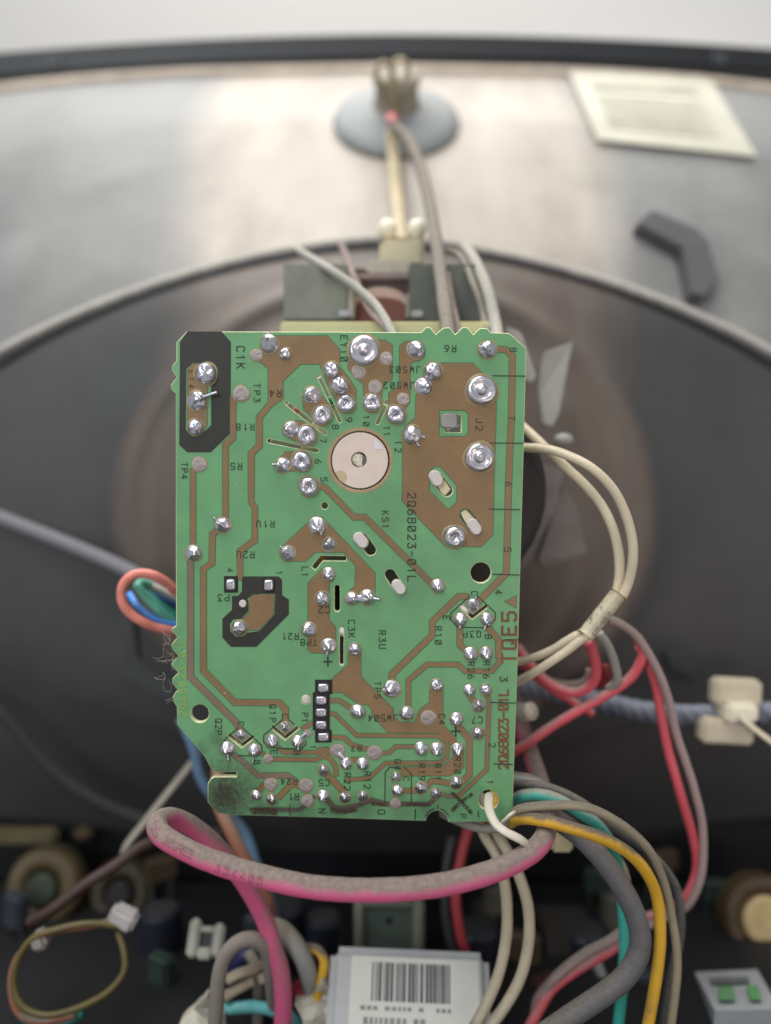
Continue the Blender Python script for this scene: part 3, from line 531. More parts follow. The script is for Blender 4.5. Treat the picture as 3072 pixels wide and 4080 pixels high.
def glimpse(mat, dia, label, *pts):
    path = catmull([board.matrix_world @ (BL(*s(c, u, v))+Vector((0, 0, z))) for c, u, v, z in pts], 6); v_, f_ = tube_geo(path, dia/2000, 12)
    o = link('lead_wire', mesh(v_, f_, 'lead', True, path[0]), None, [mat]); o.location = path[0]; return tag(o, label, 'wire')
glimpse(TEALM, 2.3, 'teal wire glimpsed through the slot between pins 8 and 9', ('A', 1380, 720, -.005), ('A', 1460, 690, -.0048), ('A', 1560, 640, -.005), ('A', 1650, 560, -.006))
glimpse(simple('rose_wire', (236, 110, 130), .4), 1.6, 'pink wire glimpsed through the slot between pins 7 and 8', ('A', 1080, 860, -.0055), ('A', 1150, 780, -.005), ('A', 1230, 700, -.0055))
glimpse(YELM, 2.0, 'yellow wire glimpsed through the bent slot by the L1 marking', ('C', 1300, 560, -.006), ('C', 1385, 640, -.005), ('C', 1400, 760, -.006))
# ribs and pegs seen in the slots
def peg(c, a, b, w, mat, z0=-1.2, z1=.9, name='nylon_peg'):
    x0, y0 = s(c, *a); x1, y1 = s(c, *b); return link(name, prism([slot(x0, y0, x1, y1, w*CR[c][2], 9)], z0, z1, .35), board, [mat])
peg('B', (795, 1285), (815, 1320), 104, WHITEP); peg('D', (165, 400), (200, 440), 96, WHITEP); peg('D', (482, 790), (512, 826), 92, WHITEP); peg('D', (1108, 285), (1138, 330), 96, WHITEP)
link('nylon_rib', prism([sl('B', [(818, 1368), (880, 1318), (930, 1395), (880, 1450), (850, 1420)])], -1.8, -.5, .1), board, [CREAM])
link('nylon_rib', prism([sl('D', [(1010, 195), (1055, 165), (1120, 235), (1065, 300)])], -1.8, -.3, .1), board, [CREAM])
peg('C', (705, 1009), (705, 1011), 80, WHITEP, z1=.25, name='nylon_pin'); peg('E', (1262, 412), (1262, 417), 76, WHITEP, z1=.25, name='nylon_pin')
jx = [(846, 778), (900, 765), (975, 765), (980, 850), (960, 888), (870, 882), (846, 870)]
link('metal_tab', prism([sl('B', jx)], -1.5, 1.0, .15), board, [simple('grey_metal_tab', (176, 172, 168), .35, .6)])
link('metal_tab', prism([sl('B', [(886, 888), (1000, 852), (1004, 868), (905, 905)])], -1.5, -.6, .05), board, [STEEL])
# bent component leads
LEAD = [('A', (320, 685), (488, 632), 26, 1.2), ('C', (500, 285), (455, 248), 26, .9), ('C', (1380, 345), (1408, 402), 22, .8), ('C', (1075, 520), (1035, 503), 24, .6), ('D', (260, 898), (340, 908), 22, .8), ('D', (1120, 940), (1135, 885), 16, .9), ('C', (1455, 1400), (1447, 1465), 20, .7), ('A', (1020, 1268), (965, 1268), 20, .7), ('B', (655, 215), (698, 208), 18, .8), ('B', (1210, 222), (1160, 212), 18, .8),
        ('H', (565, 80), (540, 92), 16, .7), ('D', (1000, 1110), (1003, 1150), 22, .5), ('D', (1215, 1110), (1205, 1165), 22, .5), ('E', (1195, 800), (1198, 860), 20, .5), ('E', (800, 890), (795, 980), 16, .5), ('A', (935, 150), (930, 100), 22, .6), ('E', (575, 900), (577, 950), 22, .5), ('A', (1270, 640), (1228, 652), 16, .5)]
for c, a, b, w, h in LEAD:
    pa, pb = BL(*s(c, *a)), BL(*s(c, *b)); pa.z = .0004; pb.z = h/1000; m_ = (pa+pb)/2; m_.z = h/1000*.8
    vs, fs = tube_geo(catmull([pa, m_, pb], 4), w*CR[c][2]*UP/2, 8)
    link('component_lead', mesh(vs, fs, 'lead', True), board, [SOLD])
# solder bridge between neighbours, solder splash
for c, a, b, w in [('E', (1550, 890), (1610, 950), 50), ('E', (1200, 760), (1270, 715), 34), ('S', (560, 1380), (400, 1390), 1), ('D', (130, 905), (200, 900), 60), ('S', (1400, 1060), (1510, 1090), 34), ('S', (1400, 1120), (1445, 1190), 30)]:
    if w < 5: continue
    pa, pb = BL(*s(c, *a)), BL(*s(c, *b)); pa.z = pb.z = .0002
    vs, fs = tube_geo(catmull([pa, (pa+pb)/2, pb], 4), w*CR[c][2]*UP/2, 10); vs = [Vector((v.x, v.y, v.z*.45+.0001)) for v in vs]
    link('solder_bridge', mesh(vs, fs, 'bridge', True), board, [SOLD])
# brushed cross of brown varnish
VARN, nt, b, N, L = newmat('brown_varnish_smear')
b.inputs['Base Color'].default_value = lin(82, 62, 50); b.inputs['Roughness'].default_value = .6
L.new(nramp(nt, nnoise(nt, 1300, 4), .42, .62, (.15, .15, .15, 1), (.9, .9, .9, 1)), b.inputs['Alpha'])
link('varnish_smear', prism([strip(sl('H', [(1075, 895), (1150, 965), (1235, 1060)]), 15)], .12, .15), board, [VARN]); link('varnish_smear', prism([strip(sl('H', [(1075, 1040), (1140, 975), (1240, 905)]), 14)], .155, .18), board, [VARN])
for c, p, w in (('E', [(770, 1400), (900, 1395), (1010, 1410)], 26), ('E', [(1480, 1390), (1600, 1405), (1700, 1385)], 20), ('H', [(450, 985), (560, 990)], 14), ('H', [(720, 985), (900, 990)], 14)):
    link('varnish_smear', prism([strip(sl(c, p), w)], .19, .2), board, [VARN])
# ------------------------------------------------------------------ picture tube
TC = Vector((0.0, 0, 0.0))
def ring(t):
    """t 0..1 from yoke to crease, 1..2 crease to rim: (distance, half width, half height, exponent)"""
    K = [(0.0, .240, .042, .042, 2.0), (.25, .252, .066, .064, 2.0), (.42, .259, .086, .078, 2.0), (.52, .2625, .098, .085, 2.0), (.6, .265, .108, .0875, 2.0), (1.0, .274, .200, .0993, 1.6), (1.3, .300, .225, .138, 2.5), (1.6, .322, .27, .172, 3.2), (2.0, .360, .32, .2165, 6.0)]
    for a, b_ in zip(K, K[1:]):
        if t <= b_[0]: f = (t-a[0])/(b_[0]-a[0]); return [a[i]+(b_[i]-a[i])*f for i in range(1, 5)]
    return K[-1][1:]
def rpt(t, ang, off=0):
    Y, a, b_, e = ring(t); Y += -.0022*math.exp(-((t-.47)/.035)**2)+.0014*math.exp(-((t-.39)/.03)**2)-.0014*math.exp(-((t-.31)/.03)**2); c, q = math.cos(ang), math.sin(ang)
    x = TC.x+math.copysign(abs(c)**(2/e), c)*(a+off); z = TC.z+math.copysign(abs(q)**(2/e), q)*(b_+off)
    if t > 1 and z > 0: z -= .24*x*x*(t-1)
    return Vector((x, Y, z))
NA, NT = 128, 64
vs = [rpt(2*j/NT, 2*math.pi*i/NA) for j in range(NT+1) for i in range(NA)]
fs = [[j*NA+i, j*NA+(i+1) % NA, (j+1)*NA+(i+1) % NA, (j+1)*NA+i] for j in range(NT) for i in range(NA)]
bvh = BVHTree.FromPolygons(vs, fs)
crt = thing('picture_tube', (0, .28, 0), 'big funnel-shaped cathode ray tube, grey outside with a bare cream strip down the middle', 'picture tube')
m, nt, b, N, L = newmat('tube_coating_and_bare_glass')
t = N.new('ShaderNodeTexCoord'); sx = N.new('ShaderNodeSeparateXYZ'); L.new(t.outputs['Object'], sx.inputs[0])
wob = nmath(nt, 'MULTIPLY', nmath(nt, 'SUBTRACT', nnoise(nt, 14, 2), .5), .022)
ax = nmath(nt, 'ADD', nmath(nt, 'ABSOLUTE', nmath(nt, 'SUBTRACT', sx.outputs['X'], .004)), wob)
ax = nmath(nt, 'ADD', ax, nmath(nt, 'MULTIPLY', nmath(nt, 'ABSOLUTE', nmath(nt, 'SUBTRACT', sx.outputs['Z'], .155)), .08))
mask = nramp(nt, nmath(nt, 'MULTIPLY_ADD', nmath(nt, 'SUBTRACT', ax, .084), 30, .5), .2, .85, (1, 1, 1, 1), (0, 0, 0, 1))
rx = nmath(nt, 'DIVIDE', sx.outputs['X'], .099); rz = nmath(nt, 'DIVIDE', sx.outputs['Z'], .0875)
rr = nmath(nt, 'SQRT', nmath(nt, 'ADD', nmath(nt, 'MULTIPLY', rx, rx), nmath(nt, 'MULTIPLY', rz, rz)))
zone = nramp(nt, nmath(nt, 'ADD', rr, nmath(nt, 'MULTIPLY', wob, 2)), .93, 1.04, (1, 1, 1, 1), (0, 0, 0, 1))
up = nramp(nt, sx.outputs['Z'], .0, .03)
mask = nmath(nt, 'MAXIMUM', nmath(nt, 'MULTIPLY', mask, up), zone)
mp = N.new('ShaderNodeMapping'); mp.inputs['Scale'].default_value = (1, .5, .3); L.new(t.outputs['Object'], mp.inputs[0])
str_ = nnoise(nt, 42, 4, mp.outputs[0])
glass = nramp(nt, str_, .3, .72, lin(84, 72, 66), lin(112, 100, 90))
coat = nramp(nt, nnoise(nt, 22, 5), .3, .72, lin(62, 61, 60), lin(74, 73, 72))
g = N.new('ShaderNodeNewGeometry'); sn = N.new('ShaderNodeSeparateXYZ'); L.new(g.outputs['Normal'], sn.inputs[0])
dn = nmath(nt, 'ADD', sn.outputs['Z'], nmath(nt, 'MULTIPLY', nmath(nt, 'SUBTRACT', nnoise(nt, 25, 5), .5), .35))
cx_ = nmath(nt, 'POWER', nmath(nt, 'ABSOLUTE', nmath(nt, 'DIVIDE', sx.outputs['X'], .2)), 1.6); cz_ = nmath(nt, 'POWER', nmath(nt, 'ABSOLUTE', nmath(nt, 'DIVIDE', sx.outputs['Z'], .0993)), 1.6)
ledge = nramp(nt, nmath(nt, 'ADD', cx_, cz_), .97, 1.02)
dust = nmath(nt, 'MULTIPLY', nramp(nt, dn, .18, .5), ledge)  # paler tone above the crease stands for light falling there, not dust
lit_glass = nramp(nt, str_, .28, .72, lin(168, 156, 146), lin(196, 186, 172)); lit_coat = nramp(nt, nnoise(nt, 16, 5), .3, .75, lin(140, 139, 137), lin(156, 155, 152))  # lit versions of the glass and coating tones, light painted into the colour
L.new(nmix(nt, mask, nmix(nt, dust, coat, lit_coat), nmix(nt, dust, glass, lit_glass)), b.inputs['Base Color'])
L.new(nmath(nt, 'MULTIPLY_ADD', mask, -.08, .60), b.inputs['Roughness'])
nbump(nt, nnoise(nt, 30, 4), .25, .003, b)
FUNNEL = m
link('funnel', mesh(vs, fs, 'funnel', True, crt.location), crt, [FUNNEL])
def torus_path(t, a0, a1, n, off): return [rpt(t, a0+(a1-a0)*i/n, off) for i in range(n+1)]
RIDGE = dusty('dusty_grey_cloth_tape', (120, 118, 115), .8, .8, dust=lin(196, 190, 180))
def loop_tube(t, off, r, mat, name, parent, flat=1):
    path = torus_path(t, 0, 2*math.pi, 160, off)[:-1]; path.append(path[0].copy())
    v_, f_ = tube_geo(path, r, 12, flat); return link(name, mesh(v_, f_, name, True, parent.location), parent, [mat])
def arc_tube(t, off, r, mat, name, parent, a0, a1):
    v_, f_ = tube_geo(torus_path(t, a0, a1, 120, off), r, 12, 1); return link(name, mesh(v_, f_, name, True, parent.location), parent, [mat])
arc_tube(1.0, .0012, .0022, RIDGE, 'edge_band', crt, R(-5), R(185)); arc_tube(.955, -.0002, .0012, BLACK, 'edge_shade_line', crt, R(-5), R(185))  # thin black tube stands for the shadow under the edge band
arc_tube(1.97, .000, .0030, simple('pale_rim_tape', (196, 180, 162), .6), 'rim_tape', crt, R(10), R(170))
def on_tube(x, y, off=0):
    d = Vector(((x-1536)/FPX, 1, (2040-y)/FPX)).normalized(); h = bvh.ray_cast(Vector((0, 0, 0)), d)
    if h[0] is None: return on_tube(x, y+6, off)
    nrm = h[1]; nrm = nrm if nrm.dot(d) < 0 else -nrm
    return h[0]+nrm*off, nrm
# neck, mostly behind the board
vs, fs = [], []
for j, (r, y) in enumerate([(.0145, .198), (.0145, .225), (.02, .236), (.036, .246), (.05, .25)]):
    for i in range(40): a = 2*math.pi*i/40; vs.append(Vector((-.005+r*math.cos(a), y, .012+r*math.sin(a))))
for j in range(4):
    for i in range(40): fs.append([j*40+i, j*40+(i+1) % 40, (j+1)*40+(i+1) % 40, (j+1)*40+i])
link('tube_neck', mesh(vs, fs, 'neck', True, crt.location), crt, [simple('neck_glass', (120, 116, 112), .15)])
# paper label on the funnel, following its curve
def tube_patch(q, nu, nv, off, mat, name, par, th=.0003, label=None):
    top, bot = [], []
    for j in range(nv+1):
        for i in range(nu+1):
            u, v = i/nu, j/nv
            x = (q[0][0]*(1-u)+q[1][0]*u)*(1-v)+(q[3][0]*(1-u)+q[2][0]*u)*v; y = (q[0][1]*(1-u)+q[1][1]*u)*(1-v)+(q[3][1]*(1-u)+q[2][1]*u)*v
            p, nn = on_tube(x, y, off); top.append(p); bot.append(p-nn*th)
    w = nu+1; vs = top+bot; k = len(top); fs = []
    for j in range(nv):
        for i in range(nu): a = j*w+i; fs.append([a, a+1, a+w+1, a+w]); fs.append([k+a, k+a+w, k+a+w+1, k+a+1])
    for i in range(nu): fs.append([i, k+i, k+i+1, i+1]); a = nv*w+i; fs.append([a, a+1, k+a+1, k+a])
    for j in range(nv): a = j*w; fs.append([a, a+w, k+a+w, k+a]); a = j*w+nu; fs.append([a, k+a, k+a+w, a+w])
    o = link(name, mesh(vs, fs, name, False, par.location if not isinstance(par, bpy.types.Object) or par.type == 'EMPTY' else par.parent.location), par, [mat])
    if label: o['label'] = label
    return o
PAPER = simple('cream_label_paper', (206, 202, 184), .6, var=.06, scale=60)
LQ = [(2262, 300), (2815, 318), (3005, 640), (2375, 575)]
lab = tube_patch(LQ, 14, 8, .0022, PAPER, 'paper_label', crt)
FAINT = simple('faint_label_print', (194, 190, 172), .7)
def lq(u, v): 
    a = LQ; return ((a[0][0]*(1-u)+a[1][0]*u)*(1-v)+(a[3][0]*(1-u)+a[2][0]*u)*v, (a[0][1]*(1-u)+a[1][1]*u)*(1-v)+(a[3][1]*(1-u)+a[2][1]*u)*v)
for v0 in (.18, .235, .36, .44, .52, .60, .68, .76):
    tube_patch([lq(.12, v0), lq(.86 if v0 < .3 else random.uniform(.6, .86), v0), lq(.84, v0+.028), lq(.12, v0+.028)][0:4], 8, 1, .0026, FAINT, 'label_print', lab, .0002)
# raised chevron lugs
def chevron(pts, h, mat, name='moulded_lug'):
    top, bot = [], []
    for x, y in pts: p, nn = on_tube(x, y, h); top.append(p); bot.append(on_tube(x, y, -.001)[0])
    k = len(pts); fs = [list(range(k))]+[[i, (i+1) % k, k+(i+1) % k, k+i] for i in range(k)]
    me = mesh(top+bot, fs, name, False, crt.location); bm = bmesh.new(); bm.from_mesh(me)
    bmesh.ops.bevel(bm, geom=[e for e in bm.edges], offset=.0005, segments=2, affect='EDGES'); bm.to_mesh(me); bm.free()
    return link(name, me, crt, [mat])
COATM = simple('grey_tube_coating', (84, 84, 85), .6, var=.12, scale=30)
COATD = simple('dark_tube_coating', (70, 70, 70), .6, var=.12, scale=30)
chevron([(2515, 935), (2575, 880), (2745, 950), (2795, 1000), (2835, 1150), (2775, 1220), (2725, 1205), (2690, 1030)][::-1], .0055, COATM)
chevron([(470, 2440), (540, 2430), (560, 2620), (760, 2740), (740, 2800), (660, 2790), (480, 2680)], .0016, COATD)
chevron([(2640, 2600), (2720, 2590), (2770, 2650), (2760, 2700), (2660, 2660)], .002, COATD)

# ------------------------------------------------------------------ cabinet front frame and wall
cab = thing('cabinet_front_frame', (0, .36, .23), 'black curved edge of the television cabinet front, above the tube', 'cabinet')
FRM = simple('black_cabinet_plastic', (30, 31, 34), .45, var=.15, bump=.1)
def bar(name, y0, y1, z_of, hz, parent, mat, x0=-.36, x1=.36, n=48):
    vs, fs = [], []
    for i in range(n+1):
        x = x0+(x1-x0)*i/n; z = z_of(x)
        vs += [Vector((x, y0, z)), Vector((x, y0, z+hz)), Vector((x, y1, z+hz)), Vector((x, y1, z))]
    for i in range(n):
        for k in range(4): fs.append([4*i+k, 4*i+(k+1) % 4, 4*i+4+(k+1) % 4, 4*i+4+k])
    fs += [[0, 1, 2, 3], [4*n, 4*n+1, 4*n+2, 4*n+3]]
    me = mesh(vs, fs, name, False, parent.location); bm = bmesh.new(); bm.from_mesh(me)
    bmesh.ops.bevel(bm, geom=[e for e in bm.edges if e.calc_length() > .0 and abs((e.verts[0].co-e.verts[1].co).normalized().x) > .9], offset=.0012, segments=2, affect='EDGES'); bm.to_mesh(me); bm.free()
    return link(name, me, parent, [mat])
zt = lambda x: .2185-.20*x*x-(.002 if x < 0 else 0)*min(1, abs(x)/.18)
bar('top_rail', .3565, .40, zt, .0125, cab, FRM)
for xx in (-.162, .158):
    for k in range(2):
        bar('rail_rib', .3555, .358, lambda x: zt(x)+.001, .0085, cab, simple('worn_grey_mark', (84, 86, 90), .5), xx+k*.0034, xx+k*.0034+.0016, 1)
o = link('back_wall', mesh([(-4, 1.6, -2), (4, 1.6, -2), (4, 1.6, 3), (-4, 1.6, 3)], [[0, 1, 2, 3]]), None, [simple('white_wall_paint', (236, 232, 226), .8, var=.02, scale=2)]); o['kind'] = 'structure'

# ------------------------------------------------------------------ deflection yoke behind the board
yoke = thing('deflection_yoke', (0, .23, .02), 'deflection yoke on the tube neck with grey terminal plates, copper coil and white fins', 'deflection yoke')
def pbox(name, x0, y0, x1, y1, Y, depth, mat, parent=None, bev=.0006, roll=0, label=None, skew=0, pitch=0):
    """box whose near face fills the given photo rectangle at distance Y"""
    a, c = P(x0, y1, Y), P(x1, y0, Y)
    bm = bmesh.new(); bmesh.ops.create_cube(bm, size=1); cen = (a+c)/2+Vector((0, depth/2, 0))
    bmesh.ops.scale(bm, vec=(abs(c.x-a.x), depth, abs(c.z-a.z)), verts=bm.verts)
    if bev: bmesh.ops.bevel(bm, geom=list(bm.edges), offset=bev, segments=2, affect='EDGES')
    M = Matrix.Rotation(R(roll), 4, 'Y') @ Matrix.Rotation(R(skew), 4, 'Z') @ Matrix.Rotation(R(pitch), 4, 'X'); bmesh.ops.transform(bm, matrix=M, verts=bm.verts)
    org = parent.location if parent else cen
    me = bpy.data.meshes.new(name)
    bmesh.ops.translate(bm, vec=cen-org, verts=bm.verts); bm.to_mesh(me); bm.free()
    o = link(name, me, parent, [mat])
    if not parent: o.location = cen
    if label: o['label'] = label
    return o
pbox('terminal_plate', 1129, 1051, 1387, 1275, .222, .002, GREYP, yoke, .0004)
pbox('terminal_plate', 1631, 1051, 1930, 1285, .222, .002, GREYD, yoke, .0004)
pbox('plate_post', 1388, 1140, 1412, 1270, .221, .004, simple('pale_post', (186, 176, 164), .5), yoke)
pbox('plate_post', 1618, 1160, 1636, 1270, .221, .004, simple('grey_post', (140, 134, 126), .5), yoke)
# coil drum: a half-round copper-brown drum with pale rim
def drum(x0, x1, y, Y, r, depth, mat, name, parent):
    c = P((x0+x1)/2, y, Y); w = (x1-x0)/2/FPX*Y; vs, fs = [], []
    for j, dy in enumerate((0, depth)):
        for i in range(21): a = math.pi*i/20; vs.append(c+Vector((w*math.cos(a), dy, r*math.sin(a)-.0001)))
        vs += [c+Vector((-w, dy, -.02)), c+Vector((w, dy, -.02))]
    n = 23; fs = [list(range(n)), list(range(n, 2*n))]+[[i, (i+1) % n, n+(i+1) % n, n+i] for i in range(n)]
    return link(name, mesh(vs, fs, name, False, parent.location), parent, [mat])
drum(1405, 1628, 1210, .226, .0052, .004, simple('pinkish_bobbin_rim', (186, 158, 144), .5), 'bobbin_rim', yoke)
drum(1415, 1620, 1225, .225, .0032, .012, simple('red_brown_coil_varnish', (112, 66, 52), .35), 'coil', yoke)
pbox('coil_former', 1135, 1066, 1925, 1235, .2345, .012, simple('dark_red_brown_former', (74, 52, 46), .5), yoke, .001)
pbox('former_cap', 1390, 1090, 1640, 1110, .233, .002, simple('dusty_mauve_plastic', (168, 150, 146), .7), yoke)
pbox('terminal_strip', 1116, 1279, 1974, 1335, .206, .006, simple('cream_green_bakelite', (206, 200, 150), .5, var=.06), yoke, .0006)
for x in (1350, 1640):
    pbox('solder_tab', x, 1235, x+44, 1262, .218, .002, STEEL, yoke, .0003)
# clamp block above
pbox('clamp_block', 1512, 950, 1690, 1062, .236, .010, simple('dusty_cream_block', (190, 180, 150), .6), yoke, .0012)
pbox('clamp_foot', 1455, 1030, 1640, 1100, .234, .006, simple('dusty_cream_foot', (182, 174, 158), .6), yoke, .001)
for x in (1545, 1662):
    c = P(x, 915, .245); bm = bmesh.new(); bmesh.ops.create_uvsphere(bm, u_segments=20, v_segments=12, radius=.0032); bmesh.ops.scale(bm, vec=(1, 1, 1.1), verts=bm.verts); bmesh.ops.translate(bm, vec=c-yoke.location, verts=bm.verts)
    me = bpy.data.meshes.new('knob'); bm.to_mesh(me); bm.free(); me.polygons.foreach_set('use_smooth', [True]*len(me.polygons)); link('clamp_knob', me, yoke, [simple('white_knob', (238, 230, 206), .4)])
# white fins right of the board
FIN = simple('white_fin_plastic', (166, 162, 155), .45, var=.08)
def fin(pts, Y, th, mat, name='fin'):
    f = [P(*s(c, u, v), Y+dy) for c, u, v, dy in pts]; k = len(f); bk = [p+Vector((0, th, 0)) for p in f]
    me = mesh(f+bk, [list(range(k)), list(range(k, 2*k))]+[[i, (i+1) % k, k+(i+1) % k, k+i] for i in range(k)], name, False, yoke.location)
    bm = bmesh.new(); bm.from_mesh(me); bmesh.ops.bevel(bm, geom=list(bm.edges), offset=.0005, segments=2, affect='EDGES'); bm.to_mesh(me); bm.free()
    return link(name, me, yoke, [mat])
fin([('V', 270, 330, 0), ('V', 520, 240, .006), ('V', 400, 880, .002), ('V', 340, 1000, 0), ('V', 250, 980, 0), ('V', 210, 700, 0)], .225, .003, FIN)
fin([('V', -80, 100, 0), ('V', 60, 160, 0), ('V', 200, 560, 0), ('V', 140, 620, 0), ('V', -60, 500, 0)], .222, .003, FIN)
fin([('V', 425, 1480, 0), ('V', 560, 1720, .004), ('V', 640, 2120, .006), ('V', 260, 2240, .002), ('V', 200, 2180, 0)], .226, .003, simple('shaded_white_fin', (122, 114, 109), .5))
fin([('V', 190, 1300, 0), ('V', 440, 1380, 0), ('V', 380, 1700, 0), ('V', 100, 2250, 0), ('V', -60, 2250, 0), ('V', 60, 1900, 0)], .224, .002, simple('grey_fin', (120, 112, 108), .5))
for u, v in ((430, 1110),):
    c = P(*s('V', u, v), .224); bm = bmesh.new(); bmesh.ops.create_uvsphere(bm, u_segments=16, v_segments=10, radius=.0022 if v < 1300 else .0016); bmesh.ops.scale(bm, vec=(1.4, 1, .9), verts=bm.verts); bmesh.ops.translate(bm, vec=c-yoke.location, verts=bm.verts)
    me = bpy.data.meshes.new('rivet'); bm.to_mesh(me); bm.free(); me.polygons.foreach_set('use_smooth', [True]*len(me.polygons)); link('fin_rivet', me, yoke, [FIN])
def yring(prof, name, mat, cz=.006, k=.8, cap=True):
    vs, fs = [], []
    for j, (r, y) in enumerate(prof):
        for i in range(48): a = 2*math.pi*i/48; vs.append(Vector((-.001+r*math.cos(a), y, cz+r*math.sin(a)*k)))
    for j in range(len(prof)-1):
        for i in range(48): fs.append([j*48+i, j*48+(i+1) % 48, (j+1)*48+(i+1) % 48, (j+1)*48+i])
    if cap: fs.append(list(range(48)))
    link(name, mesh(vs, fs, name, False, yoke.location), yoke, [mat])
yring([(.044, .2055), (.046, .207), (.046, .230), (.040, .238)], 'core', simple('black_ferrite', (34, 29, 27), .5)); yring([(.033, .2035), (.034, .2045), (.034, .206)], 'core_face', simple('grey_core_face', (132, 126, 118), .5))
# ------------------------------------------------------------------ anode cap, strap and lead
cp, cn = on_tube(1578, 492, 0)
cap = thing('suction_cup', cp, 'grey rubber suction cup with a clipped hub on the bare strip of the tube', 'anode cap')
M = cn.to_track_quat('Z', 'Y').to_matrix().to_4x4()
CUP = dusty('grey_rubber', (140, 144, 144), .3, .4, dust=lin(180, 181, 178))
def cap_lathe(pr, mat, name, off=(0, 0, 0)):
    vs, fs = lathe(pr, 40); me = mesh(vs, fs, name, True); me.transform(M @ Matrix.Translation(off)); return link(name, me, cap, [mat])
cap_lathe([(.0262, .0002), (.0272, .0012), (.0266, .0026), (.022, .0046), (.015, .0066), (.0105, .0082)], CUP, 'rubber_cup')
cap_lathe([(.0105, .007), (.0092, .0105), (.0088, .0165), (.0098, .0178), (.0098, .0198), (.0088, .0206), (.005, .0206)], simple('dusty_cream_hub', (150, 142, 126), .6), 'hub')
BRASS = simple('brass_clip_metal', (160, 146, 116), .5, .5)
def caploop(cx, r, z):
    path = [Vector((cx+r*math.cos(R(a)), -.006+.002*math.sin(R(a)), z+r*math.sin(R(a)))) for a in range(-60, 300, 20)]
    v_, f_ = tube_geo(path, .0011, 8); me = mesh(v_, f_, 'clip', True); me.transform(M); link('spring_clip', me, cap, [BRASS])
caploop(-.0052, .0032, .0235); caploop(.0012, .0034, .0245)
path = [Vector((-.002, -.0075, .022)), Vector((-.001, -.010, .012)), Vector((0, -.0115, .008)), Vector((.000, -.013, .004))]
v_, f_ = tube_geo(catmull(path, 5), .0018, 10); me = mesh(v_, f_, 'clip', True); me.transform(M); link('spring_clip', me, cap, [BRASS])
STRAP = simple('cream_strap', (178, 160, 122), .5, var=.1)
wire('cable_strap', W_('Y', .3, (735, 760, .302), (750, 930, .298), (775, 1250, .283), (800, 1500, .268), (815, 1720, .252), (820, 1800, .246)), 4.8, STRAP, 'cream plastic strap running down from the suction cup to the clamp block', 'strap', flat=.35)
o, _ = wire('anode_lead', W_('Y', .3, (735, 660, .298), (790, 740, .293), (880, 830, .286), (985, 1030, .272), (1065, 1300, .256), (1125, 1600, .240), (1165, 1850, .228))+W_('U', .22, (1075, 420, .215), (1110, 700, .200), (1130, 860, .194)), 4.1, GREYW, 'dusty grey high-voltage lead hanging from the suction cup to behind the board', 'cable')
wire('lead_boot', W_('Y', .3, (735, 640, .2985), (760, 700, .295)), 4.4, simple('rose_sleeve', (206, 120, 124), .5), 'short pink sleeve where the grey lead enters the suction cup', 'sleeve')
LIGHTW = dusty('pale_grey_wire_insulation', (150, 148, 142), .5, .5, dust=lin(186, 180, 168))
wire('thin_wire', W_('U', .2, (200, 215, .246), (260, 255, .236), (400, 340, .218), (560, 450, .212), (680, 560, .206), (770, 710, .197), (800, 800, .194)), 2.6, LIGHTW, 'pale dusty wire slanting down to the middle of the board top, left of its pair')
wire('thin_wire', W_('U', .2, (470, 190, .246), (500, 260, .236), (540, 370, .219), (590, 480, .214), (650, 590, .208), (750, 700, .199), (790, 800, .196)), 2.2, PALER, 'steep pink-grey wire crossing behind the pale slanting wire above the board')
wire('thin_wire', W_('U', .2, (1215, 205, .246), (1275, 290, .228), (1345, 450, .216), (1395, 650, .208), (1420, 820, .198)), 3.6, LIGHTW, 'thick pale wire coming down behind the notched top edge, rightmost of three')
wire('thin_wire', W_('U', .2, (1110, 225, .246), (1190, 265, .230), (1270, 440, .216), (1330, 640, .21), (1350, 800, .200)), 2.2, GREYW, 'thin dark wire beside the thick pale wire above the notched board edge')
wire('thin_wire', W_('U', .2, (1105, 370, .219), (1130, 520, .214), (1165, 680, .206), (1175, 800, .200)), 2.2, PALER, 'thin pinkish wire hugging the grey high-voltage lead above the board')

# ------------------------------------------------------------------ right side: cream pair, sleeve, red wires, braid
wire('cream_wire', W_('V', .186, (-60, 1160, .20), (90, 1178, .193), (300, 1195, .188), (500, 1262, .184), (690, 1368, .182), (850, 1525, .182), (960, 1720, .183), (1030, 1950, .184), (1045, 2150, .185), (1010, 2350, .187), (955, 2490, .188)), 2.4, WIREW, 'upper cream wire of the pair bowing out from the right edge of the board')
wire('cream_wire', W_('V', .19, (-60, 880, .205), (90, 1010, .2), (200, 1110, .196), (330, 1235, .193), (470, 1370, .192), (620, 1510, .191), (760, 1680, .191), (860, 1880, .190), (915, 2100, .190), (925, 2300, .190), (900, 2450, .190), (880, 2500, .190)), 2.5, WIREW, 'lower cream wire of the pair, crossing under the other at the board edge')
for k, pts in enumerate([[(430, 760, .190), (330, 770, .190), (180, 850, .191), (-20, 975, .193), (-300, 1085, .196), (-560, 1140, .2)], [(500, 760, .188), (380, 830, .188), (220, 955, .189), (0, 1110, .190), (-280, 1290, .194), (-540, 1430, .2)]]):
    wire('cream_wire', W_('J', .19, *pts), 2.3, WIREW, ['upper of the two cream wires leaving the printed sleeve towards the board', 'lower of the two cream wires leaving the printed sleeve towards the board'][k])
SLV = simple('aged_clear_sleeve', (190, 178, 150), .4, var=.22, scale=350, bump=.3)
pa, pb = P(*s('J', 885, 215), .188), P(*s('J', 445, 770), .188)
slv = thing('wire_sleeve', pa, 'aged translucent sleeve with printing round the cream wire pair', 'sleeve')
pth = catmull([pa, pa.lerp(pb, .05), pa.lerp(pb, .3), pa.lerp(pb, .7), pa.lerp(pb, .95), pb], 6)
